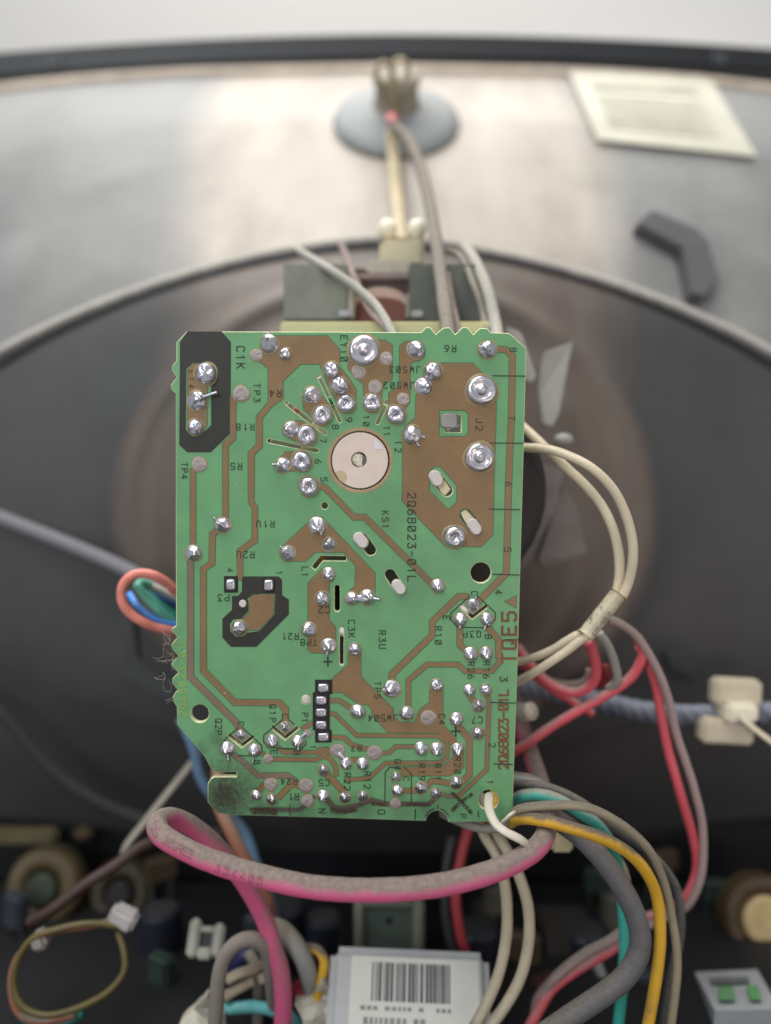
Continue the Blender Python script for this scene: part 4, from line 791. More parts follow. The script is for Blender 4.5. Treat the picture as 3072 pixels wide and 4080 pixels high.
rads = [.0021+.0003*math.sin(i*1.3)*(1 if (i < 5 or i > len(pth)-6) else .1)+(.0003 if (i < 4 or i > len(pth)-5) else 0) for i in range(len(pth))]
v_, f_ = tube_geo(pth, rads, 18); link('sleeve_tube', mesh(v_, f_, 'sleeve', True, slv.location), slv, [SLV])
def tube_text(text, path, rad, s0, h, adv, theta, mat, parent, name='printed_marking', flip=False, thick=.14):
    """print lettering onto a cable: starts at fraction s0 along its path, at angle theta round it (0 faces the front)"""
    F = frames(path); cum = [0]
    for a, b_ in zip(path, path[1:]): cum.append(cum[-1]+(b_-a).length)
    vs, fs = [], []
    for k, qd in enumerate(glyph_quads(text, adv, thick)):
        for p in qd:
            d = s0*cum[-1]+(p.x*h if not flip else -p.x*h); i = max(0, min(len(path)-2, next((j for j in range(len(cum)-1) if cum[j+1] >= d), len(path)-2)))
            f = (d-cum[i])/max(1e-9, cum[i+1]-cum[i]); c = path[i].lerp(path[i+1], f); t = F[i][0]
            front = (-c); front = (front-t*front.dot(t)).normalized(); side = t.cross(front)
            ang = theta+((p.y-.5)*h/rad)*(-1 if not flip else 1)
            vs.append(c+(front*math.cos(ang)+side*math.sin(ang))*(rad*1.035+k % 9*2e-6))
        fs.append([4*k, 4*k+1, 4*k+2, 4*k+3])
    org = parent.location
    return link(name, mesh(vs, fs, name, False, org), parent, [mat])
GINK = simple('grey_sleeve_print', (96, 98, 98), .7)
tube_text('CP1/G', pth[::-1], .00205, .2, .0012, .95, -.75, GINK, slv, flip=False); tube_text('CP1/G310', pth[::-1], .00205, .1, .0011, .8, .7, GINK, slv, flip=False)

R1 = W_('M', .2, (690, 30, .2), (760, 60, .2), (850, 130, .202), (930, 250, .204), (1000, 390, .206), (1050, 540, .208), (1090, 720, .210), (1150, 900, .211), (1200, 1060, .212))+W_('p', .2, (2800, 3300, .214), (2795, 3480, .216), (2745, 3600, .218), (2680, 3640, .220), (2560, 3700, .222))
wire('insulated_wire', R1, 2.3, PALER, 'pale pink-grey wire dropping in a long hoop at the right, outer of the twisted pair')
R2 = W_('M', .2, (860, 190, .206), (920, 290, .208), (970, 450, .210), (1000, 620, .211), (1040, 820, .212), (1090, 1000, .212), (1130, 1140, .213))+W_('p', .2, (2762, 3340, .216), (2776, 3460, .218), (2735, 3570, .219), (2650, 3630, .222), (2560, 3660, .224))
wire('insulated_wire', R2, 2.7, REDM, 'bright red wire dropping in a long hoop at the right, inner of the twisted pair')
wire('insulated_wire', W_('M', .2, (60, 860, .212), (200, 770, .21), (330, 680, .21), (480, 590, .209), (640, 500, .208), (780, 410, .207), (850, 330, .206), (890, 220, .205), (850, 130, .206)), 2.8, REDM, 'red wire slanting up from the board edge to the sleeved bundle')
wire('insulated_wire', W_('M', .2, (120, 190, .215), (200, 300, .213), (320, 420, .212), (450, 470, .21), (540, 450, .208), (595, 390, .206), (600, 300, .204), (570, 190, .202), (545, 160, .2)), 2.9, REDM, 'short red wire curling in a hook under the sleeve')
wire('insulated_wire', W_('M', .2, (110, 240, .219), (230, 370, .217), (360, 470, .216), (480, 540, .216), (580, 600, .217)), 2.4, REDM, 'darker red wire passing behind the red hook towards the lower right')
wire('insulated_wire', W_('M', .2, (620, 110, .2), (680, 200, .201), (720, 310, .203), (730, 400, .205), (680, 450, .208)), 2.4, LIGHTW, 'short white wire leaving the lower end of the sleeve')
wire('insulated_wire', W_('M', .2, (650, 300, .214), (660, 380, .214), (640, 440, .214)), 3.4, simple('dark_red_insulation', (120, 26, 30), .4), 'short dark red wire end between the red hook and the white wire')
wire('insulated_wire', W_('M', .22, (180, 350, .222), (300, 390, .22), (420, 420, .219), (530, 400, .217), (560, 330, .215)), 1.8, PALER, 'thin pale wire looping behind the red hook')
# ground braid
def braid(path, r, name, mat, label, cat):
    vs, fs = [], []; F = frames(path)
    for st in range(3):
        q = [p+(F[i][1]*math.cos(i*.55+st*2.09)+F[i][2]*math.sin(i*.55+st*2.09))*r*.5 for i, p in enumerate(path)]
        v_, f_ = tube_geo(q, r*.62, 8, 1, len(vs)); vs += v_; fs += f_
    o = link(name, mesh(vs, fs, name, True, path[0]), None, [mat]); o.location = path[0]; return tag(o, label, cat)
BRM = dusty('tinned_braid', (92, 96, 108), .35, .4, dust=lin(150, 154, 166))
braid(catmull([P(*s('M', u, v), Y) for u, v, Y in [(60, 440, .245), (240, 445, .244), (450, 490, .243), (680, 545, .242), (900, 590, .241), (1150, 610, .24), (1400, 605, .24), (1666, 595, .24), (1900, 560, .24)]], 12), .0032, 'ground_braid', BRM, 'twisted grey ground braid stretched across the dark tube to the cream clip', 'braid')
clip = thing('braid_clip', P(2880, 2840, .235), 'cream plastic clip gripping the ground braid at the right edge of the photo', 'clip')
CLM = simple('aged_cream_plastic', (200, 188, 164), .5, var=.08)
def mbox(name, u0, v0, u1, v1, Y, d, mat, par, c='M', **k): a, b_ = s(c, u0, v0), s(c, u1, v1); return pbox(name, a[0], a[1], b_[0], b_[1], Y, d, mat, par, **k)
mbox('clip_jaw', 1330, 400, 1620, 560, .234, .006, CLM, clip, bev=.001, roll=3); mbox('clip_jaw', 1250, 640, 1570, 790, .233, .006, CLM, clip, bev=.001, roll=3); mbox('clip_body', 1400, 545, 1600, 665, .230, .010, simple('bright_cream', (220, 212, 190), .45), clip, bev=.0012)
wire('clip_strap', W_('M', .228, (1480, 620, .229), (1560, 690, .227), (1680, 780, .225), (1850, 900, .222)), 3.4, CLM, 'cream strap leaving the braid clip towards the lower right corner', 'strap', flat=.5)
wire('white_peg', W_('M', .215, (60, 590, .222), (160, 590, .215), (210, 585, .212)), 5.2, NYLON, 'rounded white peg poking out beside the right board edge', 'peg')
# ------------------------------------------------------------------ pink cable and the bundle under the board
PKP = [('p', 2030, 2760, .222), ('p', 2070, 2870, .216), ('p', 2110, 2990, .212), ('p', 2150, 3110, .206), ('p', 2180, 3215, .196), ('p', 2180, 3300, .184), ('p', 2140, 3376, .174), ('p', 2035, 3442, .168), ('p', 1900, 3492, .165), ('p', 1740, 3528, .163), ('p', 1560, 3545, .162), ('p', 1380, 3545, .162), ('p', 1200, 3527, .163),
       ('p', 1000, 3480, .165), ('p', 830, 3425, .167), ('p', 715, 3372, .169), ('p', 640, 3322, .172), ('p', 628, 3276, .177), ('p', 680, 3258, .183), ('p', 760, 3290, .188), ('p', 850, 3362, .192), ('p', 930, 3455, .196), ('p', 995, 3550, .200), ('p', 1050, 3655, .203), ('p', 1088, 3765, .204), ('p', 1118, 3870, .205), ('p', 1128, 3990, .206), ('p', 1125, 4120, .207), ('p', 1120, 4260, .208)]
pk = thing('pink_cable', P(2180, 3300, .184), 'thick magenta-pink cable with dusty top, looping below the board', 'cable')
pkpath = catmull([P(x, y, Y) for _, x, y, Y in PKP], 10)
v_, f_ = tube_geo(pkpath, .00245, 24); link('cable_jacket', mesh(v_, f_, 'pink', True, pk.location), pk, [PINKM])
PINK_INK = simple('faded_cable_print', (128, 84, 92), .7)
cum = [0]
for a, b_ in zip(pkpath, pkpath[1:]): cum.append(cum[-1]+(b_-a).length)
def frac_near(x, y): i = min(range(len(pkpath)), key=lambda j: (Vector((pkpath[j].x/pkpath[j].y*FPX+1536-x, 2040-pkpath[j].z/pkpath[j].y*FPX-y))).length if 60 < j < 200 else 1e9); return cum[i]/cum[-1]
tube_text('304400', pkpath, .00245, frac_near(880, 3440), .0016, 1.25, -.45, PINK_INK, pk, flip=True); tube_text('105 DEGREE', pkpath, .00245, frac_near(610, 3310), .0016, .85, -.15, PINK_INK, pk, flip=True)

T = 'T'
wire('insulated_wire', W_(T, .19, (120, 60, .205), (260, 88, .198), (380, 105, .196), (470, 150, .196), (560, 200, .198)), 3.2, dusty('white_insulation', (206, 212, 208), .3, .3), 'glossy white wire end at the top of the bundle by the board corner')
wire('insulated_wire', W_(T, .19, (150, 150, .203), (280, 140, .196), (450, 150, .193), (610, 195, .192), (790, 290, .192), (930, 400, .194), (1100, 520, .197), (1270, 650, .2), (1400, 790, .203), (1475, 930, .204), (1502, 1100, .204), (1495, 1280, .204), (1460, 1450, .204), (1420, 1650, .204), (1385, 1907, .204), (1370, 2100, .204)), 2.6, dusty('charcoal_speckled_insulation', (78, 80, 78), .5, .5, dust=lin(134, 126, 114), scale=600), 'dark speckled grey wire on the outside of the bundle arch')
wire('insulated_wire', W_(T, .19, (200, 300, .2), (280, 255, .193), (350, 222, .190), (480, 218, .188), (620, 262, .188), (760, 350, .189), (880, 430, .192), (980, 560, .196), (1040, 760, .2), (1070, 960, .2), (1085, 1150, .2), (1090, 1350, .2), (1078, 1550, .2), (1065, 1720, .2), (1045, 1907, .2), (1040, 2100, .2)), 3.1, TEALM, 'teal-green wire of the bundle with dust along its top')
wire('insulated_wire', W_(T, .18, (240, 365, .186), (330, 318, .182), (500, 296, .180), (700, 295, .180), (860, 325, .181), (1010, 400, .183), (1150, 500, .186), (1270, 625, .189), (1350, 780, .192), (1405, 950, .194), (1440, 1130, .195), (1470, 1320, .195), (1478, 1500, .195), (1460, 1700, .195), (1435, 1907, .195), (1425, 2100, .195)), 2.25, dusty('beige_grey_insulation', (158, 146, 122), .45, .4, dust=lin(134, 125, 110)), 'beige-grey wire arching over the yellow one, foremost of the bundle')
wire('insulated_wire', W_(T, .18, (250, 420, .19), (300, 395, .184), (400, 392, .180), (540, 415, .178), (680, 455, .178), (830, 500, .179), (980, 560, .181), (1120, 645, .184), (1230, 760, .187), (1310, 910, .190), (1345, 1080, .191), (1352, 1280, .191), (1335, 1480, .191), (1305, 1680, .191), (1265, 1907, .191), (1240, 2100, .191)), 3.0, YELM, 'yellow wire of the bundle with grey dust on its upper side')
wire('thick_cable', W_(T, .19, (380, 330, .205), (520, 370, .198), (680, 460, .193), (830, 590, .190), (960, 740, .189), (1070, 900, .188), (1160, 1080, .188), (1205, 1260, .188), (1180, 1420, .188), (1090, 1560, .188), (960, 1670, .188), (800, 1780, .188), (620, 1900, .188), (420, 2040, .188)), 5.4, CABM, 'thickest cable of the bundle, dark grey, curving back to the lower left', 'cable')
wire('insulated_wire', W_(T, .2, (860, 500, .206), (960, 600, .205), (1060, 730, .204), (1100, 850, .204)), 2.6, WIREC, 'short beige wire showing between the thick grey cable and the yellow wire')
wire('insulated_wire', W_(T, .19, (5, 380, .204), (60, 520, .201), (140, 650, .199), (195, 820, .198), (222, 1040, .198), (215, 1280, .198), (160, 1540, .198), (60, 1780, .198), (-30, 1950, .198)), 3.0, WIREC, 'left one of two cream wires hanging from under the board corner')
wire('insulated_wire', W_(T, .19, (110, 400, .202), (160, 520, .199), (240, 660, .197), (325, 850, .196), (380, 1060, .196), (382, 1300, .196), (330, 1540, .196), (230, 1740, .196), (110, 1907, .196), (0, 2040, .196)), 3.0, WIREC, 'right one of two cream wires hanging from under the board corner')
wire('insulated_wire', [('p', 1760, 3240, .196), ('p', 1850, 3282, .190), ('p', 1930, 3302, .188), ('p', 2000, 3290, .187), ('p', 2040, 3240, .188)], 2.2, dusty('grey_beige_sleeve', (140, 134, 124), .4), 'grey wire peeking out beneath the lower right board edge')
wire('yellow_stub', [('p', 1975, 3140, .187), ('p', 1968, 3190, .186), ('p', 1955, 3240, .187)], 2.6, simple('yellow_insulation', (228, 184, 76), .4), 'yellow wire piece seen inside the corner hole', 'wire')
wire('white_stub', [('p', 1905, 3170, .190), ('p', 1925, 3200, .189), ('p', 1950, 3240, .189)], 3.2, NYLON, 'white wire piece seen inside the corner hole, left of the yellow one', 'wire')
tie = thing('cable_tie', P(1960, 3200, .18), 'clear nylon cable tie threaded through the corner hole and round the bundle', 'cable tie')
wire('tie_band', W_(T, .17, (95, 215, .1835), (88, 235, .180), (92, 330, .1755), (140, 430, .172), (215, 490, .170), (320, 545, .170), (380, 590, .173)), 2.2, NYLON, '', parent=tie, flat=.6)
wire('tie_band', W_(T, .17, (190, 420, .176), (240, 370, .175), (270, 350, .176)), 1.8, NYLON, '', parent=tie, flat=.5)
mbox('tie_head', 555, 480, 715, 650, .205, .006, simple('pale_yellow_nylon', (214, 204, 160), .4), tie, c=T, bev=.0008, roll=2)
# left hand: grey cord, loop of coloured wires
wire('grey_cord', [('p', -200, 1990, .272), ('p', 0, 2062, .268), ('p', 250, 2160, .262), ('p', 450, 2245, .256), ('p', 600, 2320, .25), ('p', 720, 2370, .244), ('p', 850, 2420, .24)], 5.2, dusty('grey_cloth_cord', (118, 118, 122), .5, .7, dust=lin(142, 140, 144)), 'grey cloth-covered cord slanting down from the left edge to behind the board', 'cord')
Lc = 'L'
wire('insulated_wire', W_(Lc, .205, (1500, 1010, .214), (1245, 850, .208), (1100, 720, .206), (900, 600, .204), (700, 560, .203), (520, 600, .202), (390, 730, .202), (345, 900, .202), (380, 1080, .202), (500, 1230, .203), (690, 1360, .204), (900, 1450, .206), (1180, 1515, .208), (1500, 1560, .212)), 2.6, CORALM, 'coral-red wire forming the outer ring of the loop at the left board edge')
wire('insulated_wire', W_(Lc, .205, (1500, 1600, .214), (1200, 1350, .21), (1000, 1195, .208), (820, 1020, .207), (690, 880, .206), (620, 780, .206), (680, 720, .209), (800, 760, .212)), 2.6, TEAL2, 'pale teal wire inside the coral loop at the left board edge')
wire('insulated_wire', W_(Lc, .2, (480, 900, .212), (600, 1080, .209), (750, 1220, .208), (950, 1330, .208), (1200, 1400, .209), (1450, 1440, .212)), 1.9, BLUEM, 'bright blue wire along the lower inside of the coral loop')
wire('insulated_wire', W_(Lc, .21, (640, 700, .214), (830, 770, .213), (1000, 840, .213), (1245, 960, .214), (1500, 1080, .216)), 2.1, LIGHTW, 'greyish white wire crossing the upper inside of the coral loop')
wire('insulated_wire', W_(Lc, .22, (760, 780, .219), (900, 890, .219), (1080, 1000, .219), (1300, 1130, .22), (1500, 1240, .22)), 3.0, NAVYM, 'navy blue wire deep inside the coral loop')
wire('insulated_wire', W_(Lc, .22, (690, 790, .218), (800, 930, .218), (960, 1080, .218), (1240, 1290, .219), (1450, 1440, .22)), 3.4, simple('deep_teal_insulation', (48, 128, 112), .4), 'deep teal wire lying under the navy wire in the loop')
# behind lower left board corner
wire('insulated_wire', [('p', 880, 2960, .235), ('p', 870, 3060, .232), ('p', 868, 3140, .228), ('p', 878, 3220, .224), ('p', 925, 3320, .221), ('p', 985, 3440, .22), ('p', 1060, 3580, .222), ('p', 1090, 3700, .226)], 4.0, ORANM, 'orange-brown wire coming out beneath the lower left corner of the board')
wire('insulated_wire', [('p', 720, 2860, .236), ('p', 770, 2980, .234), ('p', 800, 3100, .233), ('p', 862, 3190, .233), ('p', 970, 3310, .234), ('p', 1020, 3440, .232), ('p', 1085, 3600, .236), ('p', 1110, 3760, .24)], 3.4, simple('slate_blue_insulation', (92, 122, 150), .45), 'slate blue wire running down the left side of the lower board corner')
wire('white_strap', [('p', 800, 2990, .245), ('p', 740, 3070, .243), ('p', 620, 3220, .24), ('p', 510, 3360, .238), ('p', 490, 3400, .24)], 4.6, dusty('off_white_strap', (156, 150, 138), .3, .6), 'flat off-white strap slanting down left of the board corner', 'strap', flat=.4)
wire('cloth_cord', [('p', -200, 2700, .262), ('p', 0, 2835, .262), ('p', 200, 3060, .262), ('p', 400, 3200, .262), ('p', 650, 3290, .262), ('p', 900, 3330, .262)], 4.4, dusty('dark_cord_cloth', (44, 43, 42), .3, .7, dust=lin(62, 61, 59)), 'dark dusty cord sagging across the lower left of the tube', 'cord')
# dust fluff on the notched edge
rnd = random.Random(5); vs, fs = [], []
for cx, cy, n_ in ((668, 2563, 9), (660, 2600, 3), (672, 2640, 7), (655, 2690, 3), (680, 2770, 4)):
    for k in range(n_):
        p = Vector(P(cx+rnd.uniform(-12, 30), cy+rnd.uniform(-14, 14), .180)); pts = [p]; d = Vector((rnd.uniform(-1, .3), 0, rnd.uniform(-1, 1))).normalized()
        for _ in range(5): d = (d+Vector((rnd.uniform(-.8, .8), rnd.uniform(-.4, .4), rnd.uniform(-.8, .8)))).normalized(); p = p+d*rnd.uniform(.0003, .001); pts.append(p)
        v_, f_ = tube_geo(catmull(pts, 3), .000028, 4, 1, len(vs)); vs += v_; fs += f_
o = link('dust_fluff', mesh(vs, fs, 'fluff'), None, [simple('lint', (170, 160, 148), .9)]); tag(o, 'fine grey lint fibres caught on the notched left edge of the board', 'dust', None, 'stuff')

# ------------------------------------------------------------------ chassis below
FZ = -.150
chas = thing('chassis_board', (0, .27, FZ), 'dark main chassis board lying below the tube at the bottom of the set', 'chassis board')
def wbox(name, x0, x1, y0, y1, z0, z1, mat, parent=None, bev=.001):
    bm = bmesh.new(); bmesh.ops.create_cube(bm, size=1); cen = Vector(((x0+x1)/2, (y0+y1)/2, (z0+z1)/2))
    bmesh.ops.scale(bm, vec=(x1-x0, y1-y0, z1-z0), verts=bm.verts)
    if bev: bmesh.ops.bevel(bm, geom=list(bm.edges), offset=bev, segments=2, affect='EDGES')
    org = parent.location if parent else cen
    bmesh.ops.translate(bm, vec=cen-org, verts=bm.verts); me = bpy.data.meshes.new(name); bm.to_mesh(me); bm.free()
    o = link(name, me, parent, [mat])
    if not parent: o.location = cen
    return o
CHM = simple('dark_chassis_laminate', (20, 20, 23), .6, var=.3, scale=40)
wbox('laminate', -.24, .24, .09, .352, FZ-.003, FZ, CHM, chas, .0005)
wbox('front_rail', -.24, .24, .300, .310, FZ+.001, -.1265, simple('black_rail', (22, 22, 24), .35, bump=.1), chas, .0015)
wbox('front_rail', -.24, .24, .314, .335, FZ+.001, -.128, BLACK, chas, .0015)
# white box with bar code, standing near the front
def lbox(name, x0, x1, y0, y1, z0, z1, mat, parent, bev=.001):
    """box in the parent's own (turned) frame"""
    bm = bmesh.new(); bmesh.ops.create_cube(bm, size=1); bmesh.ops.scale(bm, vec=(x1-x0, y1-y0, z1-z0), verts=bm.verts)
    if bev: bmesh.ops.bevel(bm, geom=list(bm.edges), offset=bev, segments=3, affect='EDGES')
    bmesh.ops.translate(bm, vec=((x0+x1)/2, (y0+y1)/2, (z0+z1)/2), verts=bm.verts); me = bpy.data.meshes.new(name); bm.to_mesh(me); bm.free()
    return link(name, me, parent, [mat])
def turned(name, x, y, Y, pitch, roll, label, cat):
    t_ = thing(name, P(x, y, Y), label, cat); t_.rotation_euler = (Matrix.Rotation(R(roll), 4, 'Y') @ Matrix.Rotation(R(-pitch), 4, 'X')).to_euler(); return t_
bx = turned('module_box', 1634, 3790, .212, 31, 2.5, 'white plastic module with a bar code label, leaning back at the bottom centre', 'module')
lbox('case', -.0228, .0228, 0, .020, -.040, .0004, simple('grey_white_case', (176, 176, 176), .35, var=.05), bx, .0024)
lbox('label', -.0166, .0196, -.0003, .0006, -.038, -.0016, simple('white_label', (208, 205, 196), .6, var=.04), bx, .0001)
rb = random.Random(11); vs, fs = [], []
def rect(x0, z0, x1, z1):
    k = len(vs); vs.extend([Vector(q) for q in ((x0, -.0005, z0), (x1, -.0005, z0), (x1, -.0005, z1), (x0, -.0005, z1))]); fs.append([k, k+1, k+2, k+3])
x = -.0106
while x < .0118: w = rb.choice((.0003, .0004, .0008)); rect(x, -.0122, x+w, -.0030); x += w+rb.choice((.0003, .0004, .0007))
link('bar_code', mesh(vs, fs, 'bars'), bx, [simple('label_black_print', (70, 72, 76), .6)])
vs, fs = [], []
for z, n_, xs, hh in ((-.0143, 16, -.0135, .0009), (-.0176, 12, -.0140, .0016), (-.0200, 13, -.0140, .0010)):
    x = xs
    for i in range(n_):
        w = rb.uniform(.0006, .0014)
        if rb.random() < .86: rect(x, z, x+w, z+hh)
        x += w+.0006
link('label_print', mesh(vs, fs, 'print'), bx, [simple('label_grey_print', (134, 134, 132), .7)])
FCL = ['slate-coloured boxy capacitor above the grey arching wire, left of the pink cable', 'brown boxy capacitor just left of the white module, above the yellow hook',
  'dull beige boxy capacitor left of the cream wires, just below the pink loop', 'brown boxy capacitor right of the white module, between it and the cream wires',
  'dark red boxy capacitor under the lower end of the grey cable curve', 'beige boxy capacitor inside the bundle arch, beside the teal wire', 'slate boxy capacitor right of the beige-grey wire near the bottom edge',
  'dark green boxy capacitor left of the right-hand coil', 'slate boxy capacitor at the left edge beside the olive coil', 'dark green boxy capacitor between the olive loop and the square connector',
  'brown boxy capacitor above the dark coil, beside the pink loop', 'dark green boxy capacitor in the gap between pink loop and thick grey cable', 'flat brown capacitor beside the hanging red and grey pair, under the tube']
FCM = [simple('dim_film_body', c, .5) for c in ((74, 60, 44), (52, 58, 66), (92, 88, 78), (70, 40, 40), (46, 60, 52))]
for k, (x, y, Y, w, h, m_) in enumerate([(1010, 3720, .25, .009, .010, 1), (1240, 3745, .255, .010, .008, 0), (1990, 3600, .26, .008, .010, 2), (2085, 3790, .245, .011, .010, 0), (2200, 3960, .235, .012, .009, 3), (2470, 3640, .262, .010, .012, 2), (2600, 3960, .235, .010, .012, 1), (2860, 3560, .275, .010, .008, 4), (40, 3640, .262, .009, .012, 1), (620, 3880, .235, .009, .010, 4), (650, 3470, .28, .012, .009, 0), (2380, 3520, .28, .010, .009, 4), (2640, 3440, .29, .016, .008, 0)]):
    t_ = thing('film_capacitor', P(x, y, Y), FCL[k], 'capacitor', 'small boxy capacitors on the dark chassis'); t_.rotation_euler = (0, 0, R(rb.uniform(-35, 35)) if 'rb' in globals() else 0)
    lbox('body', -w/2, w/2, 0, .005, -h/2, h/2, FCM[m_], t_, .001)
    for sx_ in (-1, 1):
        v_, f_ = tube_geo([Vector((sx_*w*.3, .0025, -h/2)), Vector((sx_*w*.3, .0025, -h/2-.012))], .0004, 6); link('lead', mesh(v_, f_, 'lead'), t_, [STEEL])
CAPM = simple('dark_capacitor_sleeve', (34, 36, 48), .4); CAPT = simple('dim_capacitor_top', (78, 78, 80), .4, .5)
def capacitor(x, y, Y, r, h, label):
    t_ = thing('capacitor', P(x, y, Y), label, 'capacitor', 'round capacitors standing on the chassis')
    vs, fs = lathe([(r, -h), (r, -.001), (r*.94, 0), (r*.8, 0)], 24); link('can', mesh(vs, fs, 'can'), t_, [CAPM])
    vs, fs = lathe([(r*.8, -.0002), (r*.78, .0003), (r*.3, .0003)], 24); link('can_top', mesh(vs, fs, 'top'), t_, [CAPT])
capacitor(1290, 3650, .262-.02, .006, .03, 'capacitor in shadow between the arching grey wire and the grey-green housing')
capacitor(1130, 3600, .245, .007, .035, 'capacitor half hidden behind the falling part of the pink cable')
capacitor(1900, 3690, .25, .0075, .04, 'capacitor in the dark just left of the cream wires, behind the dull red wire')
capacitor(2330, 3700, .255, .008, .04, 'capacitor in the dark hollow framed by the cream wires and the thick grey cable')
capacitor(2790, 3830, .25, .007, .04, 'capacitor in the dark between the bundle arch and the tuner can')
capacitor(640, 3620, .255, .007, .04, 'capacitor in the dark between the second coil and the square connector')
# grey-green component behind it
gb = thing('relay_housing', P(1545, 3760, .245), 'grey-green translucent housing behind the white module, with pale sides and a pin hole', 'housing')
pbox('housing_back', 1440, 3615, 1660, 3900, .246, .008, simple('grey_green_resin', (96, 106, 96), .4), gb, .001)
pbox('side_wall', 1410, 3600, 1448, 3900, .243, .014, simple('pale_grey_green', (150, 150, 132), .5), gb, .001); pbox('side_wall', 1645, 3600, 1690, 3900, .243, .014, simple('pale_grey_green_side', (140, 138, 120), .5), gb, .001)
pbox('top_wall', 1449, 3600, 1644, 3618, .243, .014, simple('pale_top', (120, 122, 110), .5), gb, .0006)
pbox('pin_hole', 1540, 3660, 1562, 3682, .2455, .001, BLACK, gb, .0002)
# square white connector at left
cn_ = turned('square_connector', 818, 3740, .225, 26, 3, 'pale square connector frame with a dark opening, left of the pink cable', 'connector')
PL = simple('pale_connector_plastic', (150, 148, 136), .5)
lbox('frame_side', -.0054, -.0020, 0, .0025, -.0052, .0052, PL, cn_, .0008); lbox('frame_side', .0021, .0054, 0, .0025, -.0048, .0042, PL, cn_, .0008); lbox('frame_side', -.0021, .0022, .0002, .0024, -.0056, -.0024, PL, cn_, .0006); lbox('frame_side', -.0021, .0022, .0003, .0023, .0016, .0032, PL, cn_, .0005); lbox('frame_inside', -.0022, .0023, .0022, .0035, -.0026, .0018, BLACK, cn_, .0002)
# grey wire loops bottom left
Q = 'Q'
wire('insulated_wire', W_(Q, .2, (320, 1200, .2), (335, 980, .2), (350, 760, .2), (400, 560, .2), (510, 430, .2), (640, 400, .201), (740, 470, .203), (780, 620, .206), (800, 800, .21), (820, 1000, .215)), 4.0, GREYW2 if False else dusty('mid_grey_insulation', (134, 126, 118), .4, .5), 'grey wire arching over in a loop left of the pink cable')
wire('insulated_wire', W_(Q, .21, (820, 300, .215), (890, 330, .212), (980, 430, .21), (1060, 570, .21), (1110, 720, .212), (1120, 800, .215)), 5.2, dusty('light_grey_insulation', (150, 152, 148), .4, .45), 'light grey thick wire end right of the pink cable')
wire('insulated_wire', W_(Q, .21, (1090, 470, .214), (1180, 490, .212), (1230, 580, .211), (1215, 720, .211), (1180, 860, .212), (1170, 1100, .212), (1165, 1300, .212)), 2.7, YELM, 'thin yellow and beige wire hooking down left of the white module')
wire('insulated_wire', W_(Q, .21, (600, 500, .222), (670, 640, .220), (690, 860, .218), (680, 1104, .216), (670, 1300, .216)), 3.4, dusty('taupe_insulation', (120, 112, 104), .4, .5), 'dull taupe wire inside the grey arch at the lower left')
for k, pts in enumerate([[(420, 740, .212), (520, 690, .213), (640, 650, .215), (760, 600, .22)], [(400, 880, .21), (500, 820, .212), (640, 740, .214)], [(690, 740, .214), (790, 700, .215), (850, 680, .218)]]):
    wire('insulated_wire', W_(Q, .21, *pts), 2.9, WIREC, ['upper cream wire crossing inside the grey arch', 'middle cream wire stub crossing inside the grey arch', 'right cream wire stub beside the pink cable'][k])
wire('insulated_wire', W_(Q, .21, (360, 990, .212), (450, 975, .211), (560, 965, .211), (640, 960, .212), (760, 975, .213), (880, 1010, .214), (990, 1080, .214), (1100, 1200, .214)), 3.3, simple('aqua_insulation', (110, 190, 190), .4), 'aqua wire crossing near the bottom edge behind the pink cable')
wire('insulated_wire', W_(Q, .23, (440, 700, .232), (540, 560, .23), (620, 530, .23), (700, 640, .232), (760, 860, .234), (740, 1000, .234)), 5.0, simple('dark_navy_insulation', (36, 40, 82), .5), 'dark navy wire deep behind the grey arch')
WRAP = simple('clear_wrinkled_wrap', (186, 180, 164), .3, var=.15, scale=120, bump=.6, bscale=250)
def sheet(pts, Y, name, mat, label, cat):
    org = P(*s(Q, *pts[0]), Y); f = [P(*s(Q, u, v), Y+.004*math.sin(i*2.3)) for i, (u, v) in enumerate(pts)]; k = len(f)
    me = mesh(f+[p+Vector((0, .0035, 0)) for p in f], [list(range(k)), list(range(k, 2*k))]+[[i, (i+1) % k, k+(i+1) % k, k+i] for i in range(k)], name, False, org)
    bm = bmesh.new(); bm.from_mesh(me); bmesh.ops.triangulate(bm, faces=bm.faces[:]); bmesh.ops.subdivide_edges(bm, edges=bm.edges[:], cuts=3, use_grid_fill=True)
    for v in bm.verts: v.co += Vector((0, noise.noise(v.co*300)*.0015, 0))
    bm.to_mesh(me); bm.free(); o = link(name, me, None, [mat]); o.location = org; return tag(o, label, cat)
sheet([(30, 1104), (150, 980), (260, 880), (330, 960), (390, 1060), (400, 1300), (-40, 1300)], .205, 'plastic_wrap', WRAP, 'wrinkled whitish wrap round wires at the lower left', 'wrap')
sheet([(985, 940), (1120, 860), (1215, 780), (1300, 830), (1400, 970), (1500, 1104), (1560, 1300), (1080, 1300), (1050, 1080)], .209, 'plastic_wrap', WRAP, 'wrinkled whitish wrap tapering up to the yellow hooked wire', 'wrap')
pbox('red_block', 1160, 3930, 1240, 4000, .2125, .004, simple('crimson_plastic', (140, 40, 62), .5), None, .001); tag(bpy.data.objects['red_block'], 'small crimson plastic piece between the pink cable and the wrap', 'plastic piece')
